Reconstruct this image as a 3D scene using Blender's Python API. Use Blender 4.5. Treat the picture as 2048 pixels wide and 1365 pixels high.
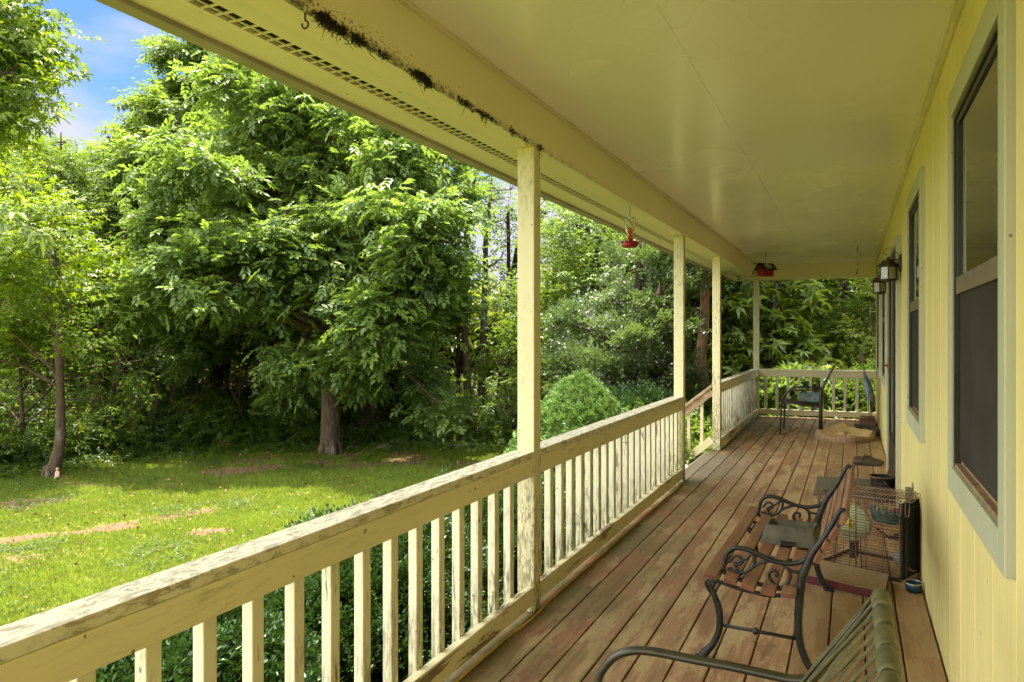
import bpy, math, random
import numpy as np
from mathutils import Vector, Matrix, noise as mnoise

random.seed(7)
rng = np.random.default_rng(11)
sc = bpy.context.scene
for o in list(bpy.data.objects):
    bpy.data.objects.remove(o)
col = sc.collection

# ------------------------------------------------------------ camera
H = 1.36                       # eye height above the deck
F = 1620.0                     # focal length in pixels of the 2048 wide photograph
VPX, HOR = 1704.0, 670.0       # where the porch lines meet
PSI = math.atan((VPX - 1024) / F)
CC, SS = math.cos(PSI), math.sin(PSI)
cam = bpy.data.cameras.new('camera')
cam.sensor_width = 36.0
cam.lens = 36.0 * F / 2048.0
cam.shift_y = -12.5 / 2048.0
cam.clip_start = 0.05
cam.clip_end = 2000
camo = bpy.data.objects.new('camera', cam)
camo.location = (0, 0, H)
camo.rotation_euler = (math.radians(90), 0, PSI)
col.objects.link(camo)
sc.camera = camo

# ------------------------------------------------------------ world and sun
SUN_EL, SUN_AZ = math.radians(74.5), math.radians(-38)   # azimuth from +Y towards +X
world = bpy.data.worlds.new('World')
sc.world = world
world.use_nodes = True
wn, wl = world.node_tree.nodes, world.node_tree.links
wn.clear()
wout = wn.new('ShaderNodeOutputWorld')
wbg = wn.new('ShaderNodeBackground')
sky = wn.new('ShaderNodeTexSky')
sky.sky_type = 'NISHITA'
sky.sun_disc = False
sky.sun_elevation = SUN_EL
sky.sun_rotation = SUN_AZ
sky.altitude = 200
sky.air_density = 1.0
sky.dust_density = 0.6
sky.ozone_density = 1.6
wtc = wn.new('ShaderNodeTexCoord')
wmap = wn.new('ShaderNodeMapping')
wmap.inputs['Scale'].default_value = (1.0, 1.0, 2.6)
wmap.inputs['Location'].default_value = (0.9, 3.3, 2.2)
wnoi = wn.new('ShaderNodeTexNoise')
wnoi.inputs['Scale'].default_value = 2.1
wnoi.inputs['Detail'].default_value = 9
wnoi.inputs['Roughness'].default_value = 0.52
wsep = wn.new('ShaderNodeSeparateXYZ')
wadd = wn.new('ShaderNodeMath'); wadd.operation = 'MULTIPLY_ADD'
wadd.inputs[1].default_value = -0.34
wadd.inputs[2].default_value = 0.12
wsum = wn.new('ShaderNodeMath'); wsum.operation = 'ADD'
wramp = wn.new('ShaderNodeValToRGB')
wramp.color_ramp.elements[0].position = 0.47
wramp.color_ramp.elements[1].position = 0.60
wmix = wn.new('ShaderNodeMix'); wmix.data_type = 'RGBA'
wmix.inputs['B'].default_value = (1.45, 1.5, 1.68, 1)
wl.new(wtc.outputs['Generated'], wmap.inputs['Vector'])
wl.new(wmap.outputs[0], wnoi.inputs['Vector'])
wl.new(wtc.outputs['Generated'], wsep.inputs[0])
wl.new(wsep.outputs['Z'], wadd.inputs[0])
wl.new(wnoi.outputs['Fac'], wsum.inputs[0])
wl.new(wadd.outputs[0], wsum.inputs[1])
wl.new(wsum.outputs[0], wramp.inputs[0])
wl.new(wramp.outputs['Color'], wmix.inputs['Factor'])
wtint = wn.new('ShaderNodeMix'); wtint.data_type = 'RGBA'; wtint.blend_type = 'MULTIPLY'; wtint.inputs[0].default_value = 1.0
wtint.inputs['B'].default_value = (.20, .275, .34, 1)
wl.new(sky.outputs[0], wtint.inputs['A'])
wl.new(wtint.outputs['Result'], wmix.inputs['A'])
# added fill: bright cloud-like patch, unseen behind the camera's left, lights porch and trees
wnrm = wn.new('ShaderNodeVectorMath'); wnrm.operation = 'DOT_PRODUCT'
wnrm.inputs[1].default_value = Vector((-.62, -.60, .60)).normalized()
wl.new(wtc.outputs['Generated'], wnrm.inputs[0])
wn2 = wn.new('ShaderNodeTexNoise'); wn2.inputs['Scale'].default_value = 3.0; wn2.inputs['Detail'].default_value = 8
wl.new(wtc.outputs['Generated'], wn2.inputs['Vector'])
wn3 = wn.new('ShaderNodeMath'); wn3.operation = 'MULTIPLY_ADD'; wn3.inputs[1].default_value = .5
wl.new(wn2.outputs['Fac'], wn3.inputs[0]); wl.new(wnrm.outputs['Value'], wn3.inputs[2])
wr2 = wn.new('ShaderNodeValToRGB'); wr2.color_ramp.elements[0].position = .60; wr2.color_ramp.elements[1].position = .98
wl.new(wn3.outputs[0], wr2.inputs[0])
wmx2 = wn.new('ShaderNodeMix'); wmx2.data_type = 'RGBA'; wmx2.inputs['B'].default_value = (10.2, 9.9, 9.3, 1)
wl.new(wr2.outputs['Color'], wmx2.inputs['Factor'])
# added unseen fill: bright broken patches overhead, lighting the far porch end and trees
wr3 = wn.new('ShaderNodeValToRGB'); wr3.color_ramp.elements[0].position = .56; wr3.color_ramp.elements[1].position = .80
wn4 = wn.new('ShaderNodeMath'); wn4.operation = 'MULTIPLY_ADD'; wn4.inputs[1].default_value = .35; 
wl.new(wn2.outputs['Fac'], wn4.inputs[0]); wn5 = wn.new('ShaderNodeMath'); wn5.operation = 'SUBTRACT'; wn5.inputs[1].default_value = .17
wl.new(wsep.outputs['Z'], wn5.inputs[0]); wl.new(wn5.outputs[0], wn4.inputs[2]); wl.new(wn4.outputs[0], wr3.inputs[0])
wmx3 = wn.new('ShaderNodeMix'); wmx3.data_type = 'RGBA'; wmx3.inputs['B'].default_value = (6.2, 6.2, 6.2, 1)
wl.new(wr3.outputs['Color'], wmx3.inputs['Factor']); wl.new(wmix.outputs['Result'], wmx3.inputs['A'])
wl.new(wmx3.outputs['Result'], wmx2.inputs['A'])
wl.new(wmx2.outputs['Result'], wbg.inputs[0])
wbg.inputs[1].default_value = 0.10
wl.new(wbg.outputs[0], wout.inputs[0])

sun = bpy.data.lights.new('sun', 'SUN')
sun.energy = 2.9
sun.angle = math.radians(0.55)
sun.color = (1.0, 0.93, 0.80)
suno = bpy.data.objects.new('sun', sun)
suno.rotation_euler = (math.radians(90) - SUN_EL, 0, math.pi - SUN_AZ)
suno.location = (0, 0, 30)
col.objects.link(suno)

sc.view_settings.view_transform = 'Standard'
sc.view_settings.look = 'None'
sc.view_settings.gamma = 1.0
sc.view_settings.exposure = 2.5
sc.cycles.use_denoising = True
sc.cycles.max_bounces = 10
sc.cycles.diffuse_bounces = 6
sc.cycles.glossy_bounces = 3
sc.cycles.transmission_bounces = 6
sc.cycles.transparent_max_bounces = 8
sc.cycles.caustics_reflective = False
sc.cycles.caustics_refractive = False
sc.cycles.sample_clamp_indirect = 6

# ------------------------------------------------------------ measuring helpers (photo pixels -> metres)
def PD(px, py, d):
    x = (px - 1024) / F * d
    return Vector((x * CC - d * SS, x * SS + d * CC, H - (py - HOR) / F * d))
def G(px, py, z=0.0):
    return PD(px, py, F * (H - z) / (py - HOR))
def PY(px, py, Y):
    q = (px - VPX) * CC / F
    X = q * Y * CC / (1 + q * SS)
    d = -X * SS + Y * CC
    return Vector((X, Y, H - (py - HOR) * d / F))

# ------------------------------------------------------------ object helpers
def link(o, parent=None):
    col.objects.link(o)
    if parent is not None:
        o.parent = parent
    return o
def props(o, label=None, cat=None, group=None, kind=None):
    if label: o['label'] = label
    if cat: o['category'] = cat
    if group: o['group'] = group
    if kind: o['kind'] = kind
    return o
def thing(name, label, cat, loc=(0, 0, 0), rotz=0.0, group=None):
    o = bpy.data.objects.new(name, None)
    o.empty_display_size = 0.1
    o.location = loc
    o.rotation_euler = (0, 0, rotz)
    link(o)
    return props(o, label, cat, group)
def copy_tree(o, parent=None):
    c = o.copy()
    col.objects.link(c)
    c.parent = parent
    for ch in list(o.children):
        copy_tree(ch, c)
    return c

class MB:
    """collects shapes of one mesh"""
    def __init__(s): s.v, s.f, s.sm, s.mi, s.cur = [], [], [], [], 0
    def add(s, vs, fs, smooth=False, M=None):
        b = len(s.v)
        s.v += [tuple(M @ Vector(v)) if M is not None else tuple(v) for v in vs]
        s.f += [tuple(i + b for i in f) for f in fs]
        s.sm += [smooth] * len(fs)
        s.mi += [s.cur] * len(fs)
        return s
    def box(s, a, b, M=None):
        (x0, y0, z0), (x1, y1, z1) = a, b
        vs = [(x0,y0,z0),(x1,y0,z0),(x1,y1,z0),(x0,y1,z0),(x0,y0,z1),(x1,y0,z1),(x1,y1,z1),(x0,y1,z1)]
        return s.add(vs, [(0,3,2,1),(4,5,6,7),(0,1,5,4),(1,2,6,5),(2,3,7,6),(3,0,4,7)], False, M)
    def bar(s, p, q, w, h, up=(0,0,1)):
        p, q = Vector(p), Vector(q)
        d = (q - p).normalized(); u = Vector(up); r = d.cross(u)
        if r.length < 1e-4: r = d.cross(Vector((1,0,0)))
        r.normalize(); u = r.cross(d).normalized()
        vs = []
        for c in (p, q):
            for a, b in ((-1,-1),(1,-1),(1,1),(-1,1)):
                vs.append(c + r * a * w / 2 + u * b * h / 2)
        return s.add(vs, [(0,1,2,3),(7,6,5,4),(0,4,5,1),(1,5,6,2),(2,6,7,3),(3,7,4,0)])
    def tube(s, pts, rad, n=8, caps=True, flat=1.0):
        pts = [Vector(p) for p in pts]
        m = len(pts)
        if not hasattr(rad, '__len__'): rad = [rad] * m
        vs, fs = [], []
        prev = None
        for i, p in enumerate(pts):
            t = (pts[min(i+1, m-1)] - pts[max(i-1, 0)])
            if t.length < 1e-9: t = Vector((0,0,1))
            t.normalize()
            if prev is None:
                a = Vector((0,0,1)) if abs(t.z) < .9 else Vector((1,0,0))
                u = t.cross(a).normalized()
            else:
                u = prev - t * prev.dot(t)
                if u.length < 1e-6: u = t.orthogonal()
                u.normalize()
            prev = u
            w = t.cross(u)
            for k in range(n):
                an = 2 * math.pi * k / n
                vs.append(p + u * math.cos(an) * rad[i] + w * math.sin(an) * rad[i] * flat)
        for i in range(m - 1):
            for k in range(n):
                k2 = (k + 1) % n
                fs.append((i*n+k, i*n+k2, (i+1)*n+k2, (i+1)*n+k))
        if caps:
            fs.append(tuple(range(n-1, -1, -1)))
            fs.append(tuple((m-1)*n + k for k in range(n)))
        return s.add(vs, fs, True)
    def lathe(s, prof, c=(0,0,0), n=20, sx=1.0, sy=1.0, M=None, closed=True):
        vs, fs = [], []
        for r, z in prof:
            for k in range(n):
                a = 2 * math.pi * k / n
                vs.append((c[0] + r*math.cos(a)*sx, c[1] + r*math.sin(a)*sy, c[2] + z))
        for i in range(len(prof) - 1):
            for k in range(n):
                k2 = (k+1) % n
                fs.append((i*n+k, i*n+k2, (i+1)*n+k2, (i+1)*n+k))
        if closed:
            fs.append(tuple(range(n-1, -1, -1)))
            fs.append(tuple((len(prof)-1)*n + k for k in range(n)))
        return s.add(vs, fs, True, M)
    def prism(s, poly, z0, z1, M=None):
        n = len(poly)
        vs = [(x, y, z0) for x, y in poly] + [(x, y, z1) for x, y in poly]
        fs = [tuple(range(n-1, -1, -1)), tuple(range(n, 2*n))]
        fs += [(i, (i+1) % n, n + (i+1) % n, n + i) for i in range(n)]
        return s.add(vs, fs, False, M)
    def ball(s, c, r, n=12, m=8, sc3=(1,1,1)):
        prof = [(math.sin(math.pi*i/m)*r*1.0, -math.cos(math.pi*i/m)*r) for i in range(m+1)]
        prof[0] = (r*0.01, -r); prof[-1] = (r*0.01, r)
        vs, fs = [], []
        for rr, z in prof:
            for k in range(n):
                a = 2*math.pi*k/n
                vs.append((c[0]+rr*math.cos(a)*sc3[0], c[1]+rr*math.sin(a)*sc3[1], c[2]+z*sc3[2]))
        for i in range(m):
            for k in range(n):
                k2 = (k+1) % n
                fs.append((i*n+k, i*n+k2, (i+1)*n+k2, (i+1)*n+k))
        fs.append(tuple(range(n-1,-1,-1))); fs.append(tuple(m*n+k for k in range(n)))
        return s.add(vs, fs, True)
    def build(s, name, m, parent=None, bevel=0.0, seg=2, auto=True):
        me = bpy.data.meshes.new(name)
        me.from_pydata([tuple(v) for v in s.v], [], s.f)
        me.polygons.foreach_set('use_smooth', s.sm)
        ms = m if isinstance(m, (list, tuple)) else [m]
        for q in ms: me.materials.append(q)
        me.polygons.foreach_set('material_index', s.mi)
        me.update()
        o = bpy.data.objects.new(name, me)
        link(o, parent)
        if bevel > 0:
            b = o.modifiers.new('bevel', 'BEVEL')
            b.width = bevel; b.segments = seg; b.limit_method = 'ANGLE'; b.angle_limit = math.radians(40)
            b.harden_normals = False
        return o

def smooth_path(pts, k=6):
    """Catmull-Rom through the points"""
    P = [Vector(p) for p in pts]
    P = [P[0] * 2 - P[1]] + P + [P[-1] * 2 - P[-2]]
    out = []
    for i in range(1, len(P) - 2):
        for j in range(k):
            t = j / k
            a, b, c, d = P[i-1], P[i], P[i+1], P[i+2]
            out.append(0.5 * ((2*b) + (c-a)*t + (2*a-5*b+4*c-d)*t*t + (-a+3*b-3*c+d)*t**3))
    out.append(P[-2])
    return out

# ------------------------------------------------------------ materials
class NT:
    def __init__(s, name):
        s.m = bpy.data.materials.new(name); s.m.use_nodes = True
        s.n, s.l = s.m.node_tree.nodes, s.m.node_tree.links
        s.b = s.n['Principled BSDF']; s.out = s.n['Material Output']
        s.tc = s.n.new('ShaderNodeTexCoord')
    def set(s, **k):
        for a, v in k.items():
            i = s.b.inputs[a.replace('_', ' ')]
            if hasattr(v, 'is_output'): s.l.new(v, i)
            else: i.default_value = (v + (1,)) if isinstance(v, tuple) and len(v) == 3 else v
        return s
    def map(s, scale=(1,1,1), loc=(0,0,0), src=None):
        m = s.n.new('ShaderNodeMapping')
        m.inputs['Scale'].default_value = scale; m.inputs['Location'].default_value = loc
        s.l.new(src or s.tc.outputs['Object'], m.inputs['Vector'])
        return m.outputs[0]
    def noise(s, scale=5, detail=6, rough=.55, vec=None, dist=0.0):
        t = s.n.new('ShaderNodeTexNoise')
        t.inputs['Scale'].default_value = scale; t.inputs['Detail'].default_value = detail
        t.inputs['Roughness'].default_value = rough; t.inputs['Distortion'].default_value = dist
        s.l.new(vec or s.tc.outputs['Object'], t.inputs['Vector'])
        return t.outputs['Fac']
    def ramp(s, fac, lo, hi, c0=(0,0,0,1), c1=(1,1,1,1)):
        r = s.n.new('ShaderNodeValToRGB')
        r.color_ramp.elements[0].position = lo; r.color_ramp.elements[1].position = hi
        r.color_ramp.elements[0].color = c0 if len(c0) == 4 else c0 + (1,)
        r.color_ramp.elements[1].color = c1 if len(c1) == 4 else c1 + (1,)
        s.l.new(fac, r.inputs[0])
        return r.outputs['Color']
    def math(s, op, a, b=0.0, c=0.0):
        m = s.n.new('ShaderNodeMath'); m.operation = op
        for i, v in enumerate((a, b, c)):
            if hasattr(v, 'is_output'): s.l.new(v, m.inputs[i])
            else: m.inputs[i].default_value = v
        return m.outputs[0]
    def mix(s, fac, a, b, mode='MIX'):
        m = s.n.new('ShaderNodeMix'); m.data_type = 'RGBA'; m.blend_type = mode
        for k, v in (('Factor', fac), ('A', a), ('B', b)):
            i = m.inputs[k]
            if k != 'Factor': i = [q for q in m.inputs if q.name == k and q.type == 'RGBA'][0]
            else: i = m.inputs[0]
            if hasattr(v, 'is_output'): s.l.new(v, i)
            else: i.default_value = (v + (1,)) if isinstance(v, tuple) and len(v) == 3 else v
        return [q for q in m.outputs if q.type == 'RGBA'][0]
    def sep(s, src=None):
        x = s.n.new('ShaderNodeSeparateXYZ')
        s.l.new(src or s.tc.outputs['Object'], x.inputs[0])
        return x.outputs
    def bump(s, h, strength=.3, dist=.01):
        b = s.n.new('ShaderNodeBump')
        b.inputs['Strength'].default_value = strength; b.inputs['Distance'].default_value = dist
        s.l.new(h, b.inputs['Height']); s.l.new(b.outputs[0], s.b.inputs['Normal'])
        return s

def plain(name, c, rough=.6, metal=0.0, vary=.18, scale=9, bump=0.0, spec=.4):
    t = NT(name)
    n = t.noise(scale, 7)
    dark = tuple(x * (1 - vary) for x in c); lite = tuple(min(1, x * (1 + vary)) for x in c)
    t.set(Base_Color=t.ramp(n, .3, .7, dark, lite), Roughness=rough, Metallic=metal, Specular_IOR_Level=spec)
    if bump: t.bump(t.noise(scale * 12, 4), bump, .004)
    return t.m

def paint(name, base, dirt=(.09,.085,.03), amt=.6, rough=.5, streak=(1,1,.12), peel=0.0, peelc=(.17,.12,.075), pv=(1,.12,1), low=None, vein=.22):
    """old exterior paint: fine mildew speckle in soft clouds, hairline streaks, bare wood where it peels"""
    t = NT(name)
    big = t.noise(2.6, 6, .6)
    fine = t.noise(62, 5, .75, t.map(streak))
    mb = t.ramp(big, .42, .70)
    mf = t.ramp(fine, .50, .62)
    m = t.math('MULTIPLY', mb, mf)
    if low:                                    # mildew climbs from a wet bottom edge
        z = t.sep()['Z']
        lo = t.ramp(t.math('SUBTRACT', z, low[0]), 0.0, low[1], (1,1,1,1), (0,0,0,1))
        m = t.math('ADD', m, t.math('MULTIPLY', lo, t.ramp(fine, .43, .56)))
    m = t.math('MULTIPLY', m, amt)
    m = t.math('MINIMUM', m, 1.0)
    tone = t.noise(.9, 4, .5)
    b2 = tuple(x * .86 for x in base)
    c = t.mix(t.ramp(tone, .3, .7), b2, base)
    st_ = t.noise(9, 6, .6, t.map(tuple(1.0 if q > .5 else .05 for q in streak)))
    c = t.mix(t.math('MULTIPLY', t.ramp(st_, .40, .66), vein), c, tuple(x * .70 for x in base))
    c = t.mix(m, c, dirt)
    c = t.mix(t.math('MULTIPLY', t.ramp(t.noise(31, 2, .4), .745, .76), .75), c, (.10, .05, .02))
    hgt = t.math('MULTIPLY', t.noise(40, 6, .6, t.map(streak)), .6)
    if peel > 0:
        p = t.noise(9, 9, .72, t.map(pv), .4)
        pm = t.ramp(p, .62 - peel * .25, .66 - peel * .25)
        wood = t.mix(t.noise(30, 6, .7, t.map(pv)), tuple(x * .5 for x in peelc), tuple(min(1, x * 1.9) for x in peelc))
        c = t.mix(pm, c, wood)
        hgt = t.math('SUBTRACT', hgt, t.math('MULTIPLY', pm, 1.2))
    t.set(Base_Color=c, Roughness=rough, Specular_IOR_Level=.35)
    t.bump(hgt, .35, .003)
    return t.m

CREAM = (.70, .645, .36)
M_POST = paint('paint_post', (.74, .70, .44), amt=.75, streak=(1,1,.25), low=(0.0, .9))
M_TRIM = paint('paint_trim', (.77, .72, .45), amt=.42, streak=(1,.1,1))
M_CAP = paint('paint_cap', (.72, .69, .52), amt=1.0, streak=(1,.35,1), peel=.37, peelc=(.32,.28,.20), pv=(4.5,1.3,4.5))
M_SOFFIT = paint('paint_soffit', (.78, .735, .49), amt=.14, streak=(1,.1,1))
M_BALUSTER = paint('paint_baluster', (.79, .77, .56), amt=.75, streak=(1,1,.16), peel=.06, pv=(3,3,.25), low=(.05, .38))
M_BALUSTER_OLD = paint('paint_baluster_old', (.80, .78, .62), amt=1.0, streak=(1,1,.14), peel=.22, pv=(3,3,.25), low=(.05, .5))
M_RAILBOT = paint('paint_rail_bottom', (.72, .66, .42), amt=.6, streak=(1,.12,1), peel=.30)
M_WALL = paint('paint_siding', (.78, .70, .30), amt=.20, rough=.55, streak=(1,.9,.07), vein=.42, low=(.0, .35))
M_CASING = paint('paint_casing', (.46, .475, .33), amt=.12, rough=.5, streak=(1,1,.15))
M_BARE = plain('bare_rail_wood', (.36, .27, .17), .8, vary=.35, scale=14, bump=.4)

M_GROOVE = paint('paint_groove', (.74, .56, .06), amt=.25, streak=(1,1,.2))
def ceiling_mat():
    t = NT('ceiling_paint')
    big = t.noise(1.1, 4, .5, t.map((1.5, .5, 1)))
    c = t.mix(t.ramp(big, .3, .7), (.82, .785, .65), (.86, .825, .71))
    sp = t.ramp(t.noise(70, 3, .6), .735, .76)
    c = t.mix(t.math('MULTIPLY', sp, .5), c, (.16, .12, .05))
    t.set(Base_Color=c, Roughness=t.ramp(t.noise(1, 2), .3, .7, (.20,)*3, (.30,)*3), Specular_IOR_Level=.55)
    w = t.noise(2.6, 2, .45, t.map((.22, 5.5, 1)))
    f = t.noise(90, 3, .6, t.map((.3, 1.5, 1)))
    t.bump(t.math('ADD', w, t.math('MULTIPLY', f, .05)), .025, .006)
    return t.m
M_CEIL = ceiling_mat()

def beam_mat():
    """beam paint with fly specks and nest stains gathered along its lower edge"""
    t = NT('beam_paint')
    xyz = t.sep()
    tone = t.noise(.9, 4)
    c = t.mix(t.ramp(tone, .3, .7), (.74, .68, .43), (.79, .735, .48))
    z = t.math('SUBTRACT', xyz['Z'], 2.283)
    lo = t.ramp(z, 0.0, .19, (1,1,1,1), (0,0,0,1))
    ynear = t.ramp(xyz['Y'], 0.0, 1.0)      # 0..1 m scaled below
    ynear = t.math('MULTIPLY', t.ramp(t.math('DIVIDE', xyz['Y'], 6.0), .35, .95, (1,1,1,1), (0,0,0,1)), t.math('GREATER_THAN', xyz['X'], -1.447))
    speck = t.noise(70, 5, .8)
    thr = t.math('SUBTRACT', .84, t.math('MULTIPLY', t.math('MULTIPLY', lo, ynear), .36))
    s = t.math('GREATER_THAN', speck, thr)
    c = t.mix(t.math('MULTIPLY', s, .85), c, (.045, .03, .015))
    edge = t.ramp(z, 0.0, .035, (1,1,1,1), (0,0,0,1))
    e = t.math('MULTIPLY', t.math('MULTIPLY', edge, ynear), t.ramp(t.noise(14, 7, .7), .42, .56))
    c = t.mix(t.math('MULTIPLY', e, .9), c, (.06, .04, .02))
    t.set(Base_Color=c, Roughness=.5, Specular_IOR_Level=.35)
    t.bump(t.noise(50, 5, .6, t.map((1, .2, 1))), .12, .003)
    return t.m
M_BEAM = beam_mat()

def deck_mat():
    t = NT('deck_boards')
    xyz = t.sep()
    # board index
    bi = t.math('FLOOR', t.math('DIVIDE', t.math('ADD', xyz['X'], .685 + 1.475), .1475))
    wn_ = t.n.new('ShaderNodeTexWhiteNoise'); wn_.noise_dimensions = '1D'
    t.l.new(bi, wn_.inputs['W'])
    rnd = wn_.outputs['Value']
    off = t.n.new('ShaderNodeCombineXYZ')
    t.l.new(t.math('MULTIPLY', rnd, 37.0), off.inputs['Y'])
    t.l.new(t.math('MULTIPLY', rnd, 11.0), off.inputs['Z'])
    va = t.n.new('ShaderNodeVectorMath'); va.operation = 'ADD'
    t.l.new(t.tc.outputs['Object'], va.inputs[0]); t.l.new(off.outputs[0], va.inputs[1])
    v = va.outputs[0]
    grain = t.noise(34, 8, .68, t.map((1, .035, 1), src=v), .6)
    fine = t.noise(150, 4, .6, t.map((1, .05, 1), src=v))
    base = t.ramp(grain, .36, .64, (.14, .085, .040), (.39, .26, .13))
    red = t.mix(t.ramp(t.noise(2.2, 6, .62, t.map((1, .45, 1), src=v)), .38, .55), base,
                t.ramp(grain, .36, .64, (.165, .058, .034), (.37, .155, .085)))
    xleft = t.ramp(t.math('ADD', xyz['X'], 1.5), .25, 1.25, (1,1,1,1), (.55,.55,.55,1))
    c = t.mix(t.math('MULTIPLY', xleft, .9), base, red)
    worn = t.ramp(t.noise(9, 10, .78, t.map((1, .22, 1), src=v)), .50, .545)
    c = t.mix(t.math('MULTIPLY', worn, .72), c, (.45, .345, .18))
    # dusty traffic strip by the wall
    xr = t.ramp(t.math('ADD', xyz['X'], .75), .0, .9)
    c = t.mix(t.math('MULTIPLY', xr, .45), c, (.37, .25, .115))
    # algae near the rail
    xa = t.ramp(t.math('ADD', xyz['X'], 1.57), .12, .95, (1,1,1,1), (0,0,0,1))
    al = t.math('MULTIPLY', xa, t.ramp(t.noise(3.2, 7, .6, t.map((1, .5, 1))), .34, .56))
    c = t.mix(t.math('MULTIPLY', al, .85), c, (.085, .095, .022))
    # grey bare wood at the top of the steps
    yy = t.math('ABSOLUTE', t.math('SUBTRACT', xyz['Y'], 8.6))
    gm = t.math('MULTIPLY', t.ramp(yy, .7, 1.6, (1,1,1,1), (0,0,0,1)), t.ramp(t.math('ADD', xyz['X'], 1.6), .30, .75, (1,1,1,1), (0,0,0,1)))
    c = t.mix(t.math('MULTIPLY', gm, .85), c, t.ramp(grain, .3, .7, (.12, .10, .07), (.28, .24, .17)))
    dots = t.ramp(t.noise(26, 3, .5), .70, .73)
    c = t.mix(t.math('MULTIPLY', dots, .4), c, (.40, .33, .22))
    c = t.mix(t.math('MULTIPLY', rnd, .38), c, (.12, .062, .03))
    t.set(Base_Color=c, Roughness=t.ramp(grain, .2, .8, (.50,)*3, (.72,)*3), Specular_IOR_Level=.35)
    t.bump(t.math('ADD', grain, t.math('MULTIPLY', fine, .5)), .45, .004)
    return t.m
M_DECK = deck_mat()
M_DARKWOOD = plain('joist_wood', (.13, .09, .055), .85, vary=.3)
M_VENT = plain('vent_hole', (.02, .013, .008), .9)
M_FASCIA = plain('fascia_aluminium', (.30, .27, .19), .45, vary=.12, scale=4)
M_FRAME = plain('bronze_frame', (.035, .028, .02), .38, metal=.5, vary=.2)
M_SASH = plain('sash_paint', (.040, .036, .030), .5, vary=.2)
M_MEET = plain('meeting_rail_paint', (.15, .125, .085), .5, vary=.2)
M_SILLD = plain('dusty_sill', (.26, .18, .10), .8, vary=.35, scale=25)
def glass_mat(name, c, rough, spec=.9):
    t = NT(name)
    t.set(Base_Color=c, Roughness=rough, Specular_IOR_Level=spec)
    t.bump(t.noise(1.6, 2), .03, .02)
    return t.m
M_GLASS = glass_mat('window_glass', (.020, .019, .015), .03)
def screen_mat():
    t = NT('insect_screen')
    n = t.noise(3, 6, .6)
    t.set(Base_Color=t.ramp(n, .3, .7, (.020, .018, .016), (.045, .04, .034)), Roughness=.75, Specular_IOR_Level=.25)
    return t.m
M_SCREEN = screen_mat()
M_ROOF = plain('asphalt_shingle', (.10, .09, .08), .9, vary=.3, scale=30)
M_BLACKIRON = plain('black_iron', (.020, .021, .018), .42, metal=.3, vary=.5, scale=30, bump=.25)
def slat_mat():
    t = NT('bench_slat_wood')
    g = t.noise(40, 7, .7, t.map((1, .05, 1)), .5)
    c = t.ramp(g, .3, .72, (.10, .046, .024), (.27, .130, .066))
    w = t.ramp(t.noise(8, 8, .7, t.map((1, .35, 1))), .50, .60)
    c = t.mix(t.math('MULTIPLY', w, .5), c, (.25, .155, .08))
    t.set(Base_Color=c, Roughness=.6); t.bump(g, .4, .003)
    return t.m
M_SLAT = slat_mat()
M_SLATEND = plain('slat_end_wood', (.14, .045, .022), .55, vary=.4, scale=20)
M_CHAIRTUBE = plain('bronze_tube', (.040, .036, .022), .38, metal=.25, vary=.4, scale=20, spec=.5)
M_STRAP = plain('vinyl_strap', (.085, .080, .034), .6, vary=.4, scale=25, bump=.2)
M_PLAST = plain('dusty_grey_plastic', (.065, .060, .038), .7, vary=.4, scale=18, bump=.15)
M_WIRE = plain('rusty_wire', (.15, .085, .055), .6, metal=.3, vary=.5, scale=40)
M_CAGESIDE = plain('cage_side_mesh', (.02, .018, .012), .8, vary=.4)
# ============================================================ HOUSE
XW, XR, ZC, ZB = .352, -1.433, 2.517, 2.283     # wall, inner line of the rail and beam, ceiling, beam underside
YN, YF = -2.2, 14.04                             # near and far end of the porch
EAVE = -1.915
P1, P2, P3, P4 = 3.694, 7.50, 9.744, 14.04       # near faces of the posts
PW = .089

deck = MB()
seams = {2: [6.0], 4: [2.1, 9.2], 6: [7.4], 9: [4.9], 11: [10.3], 12: [5.1], 0: [4.9, 7.35], 1: [8.35]}
for k in range(-6, 7 + 1):
    x0 = -.685 + .1475 * k + .0035
    x1 = -.685 + .1475 * (k + 1) - .0035
    if k == 7: continue
    if x1 > XW + .02: x1 = XW - .006
    cuts = [YN] + sorted(seams.get(k + 6, [])) + [YF + PW + .02]
    for a, b in zip(cuts[:-1], cuts[1:]):
        dz = random.uniform(-.0012, .0012)
        deck.box((x0, a + .0015, -.036 + dz), (x1, b - .0015, dz))
do = deck.build('deck', M_DECK, bevel=.004)
props(do, kind='structure')
jo = MB()
for y in np.arange(YN + .2, YF, .41):
    jo.box((-1.50, y, -.22), (XW, y + .038, -.0385))
jo.box((-1.54, YN, -.225), (-1.502, YF + .05, -.0385))
jo.box((-1.50, YF + .052, -.225), (XW, YF + .09, -.0385))
jo2 = jo.build('deck_joists', M_DARKWOOD); props(jo2, kind='structure')

house = thing('house', 'yellow house with grooved siding, dark windows and a deep porch roof', 'house')
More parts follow.
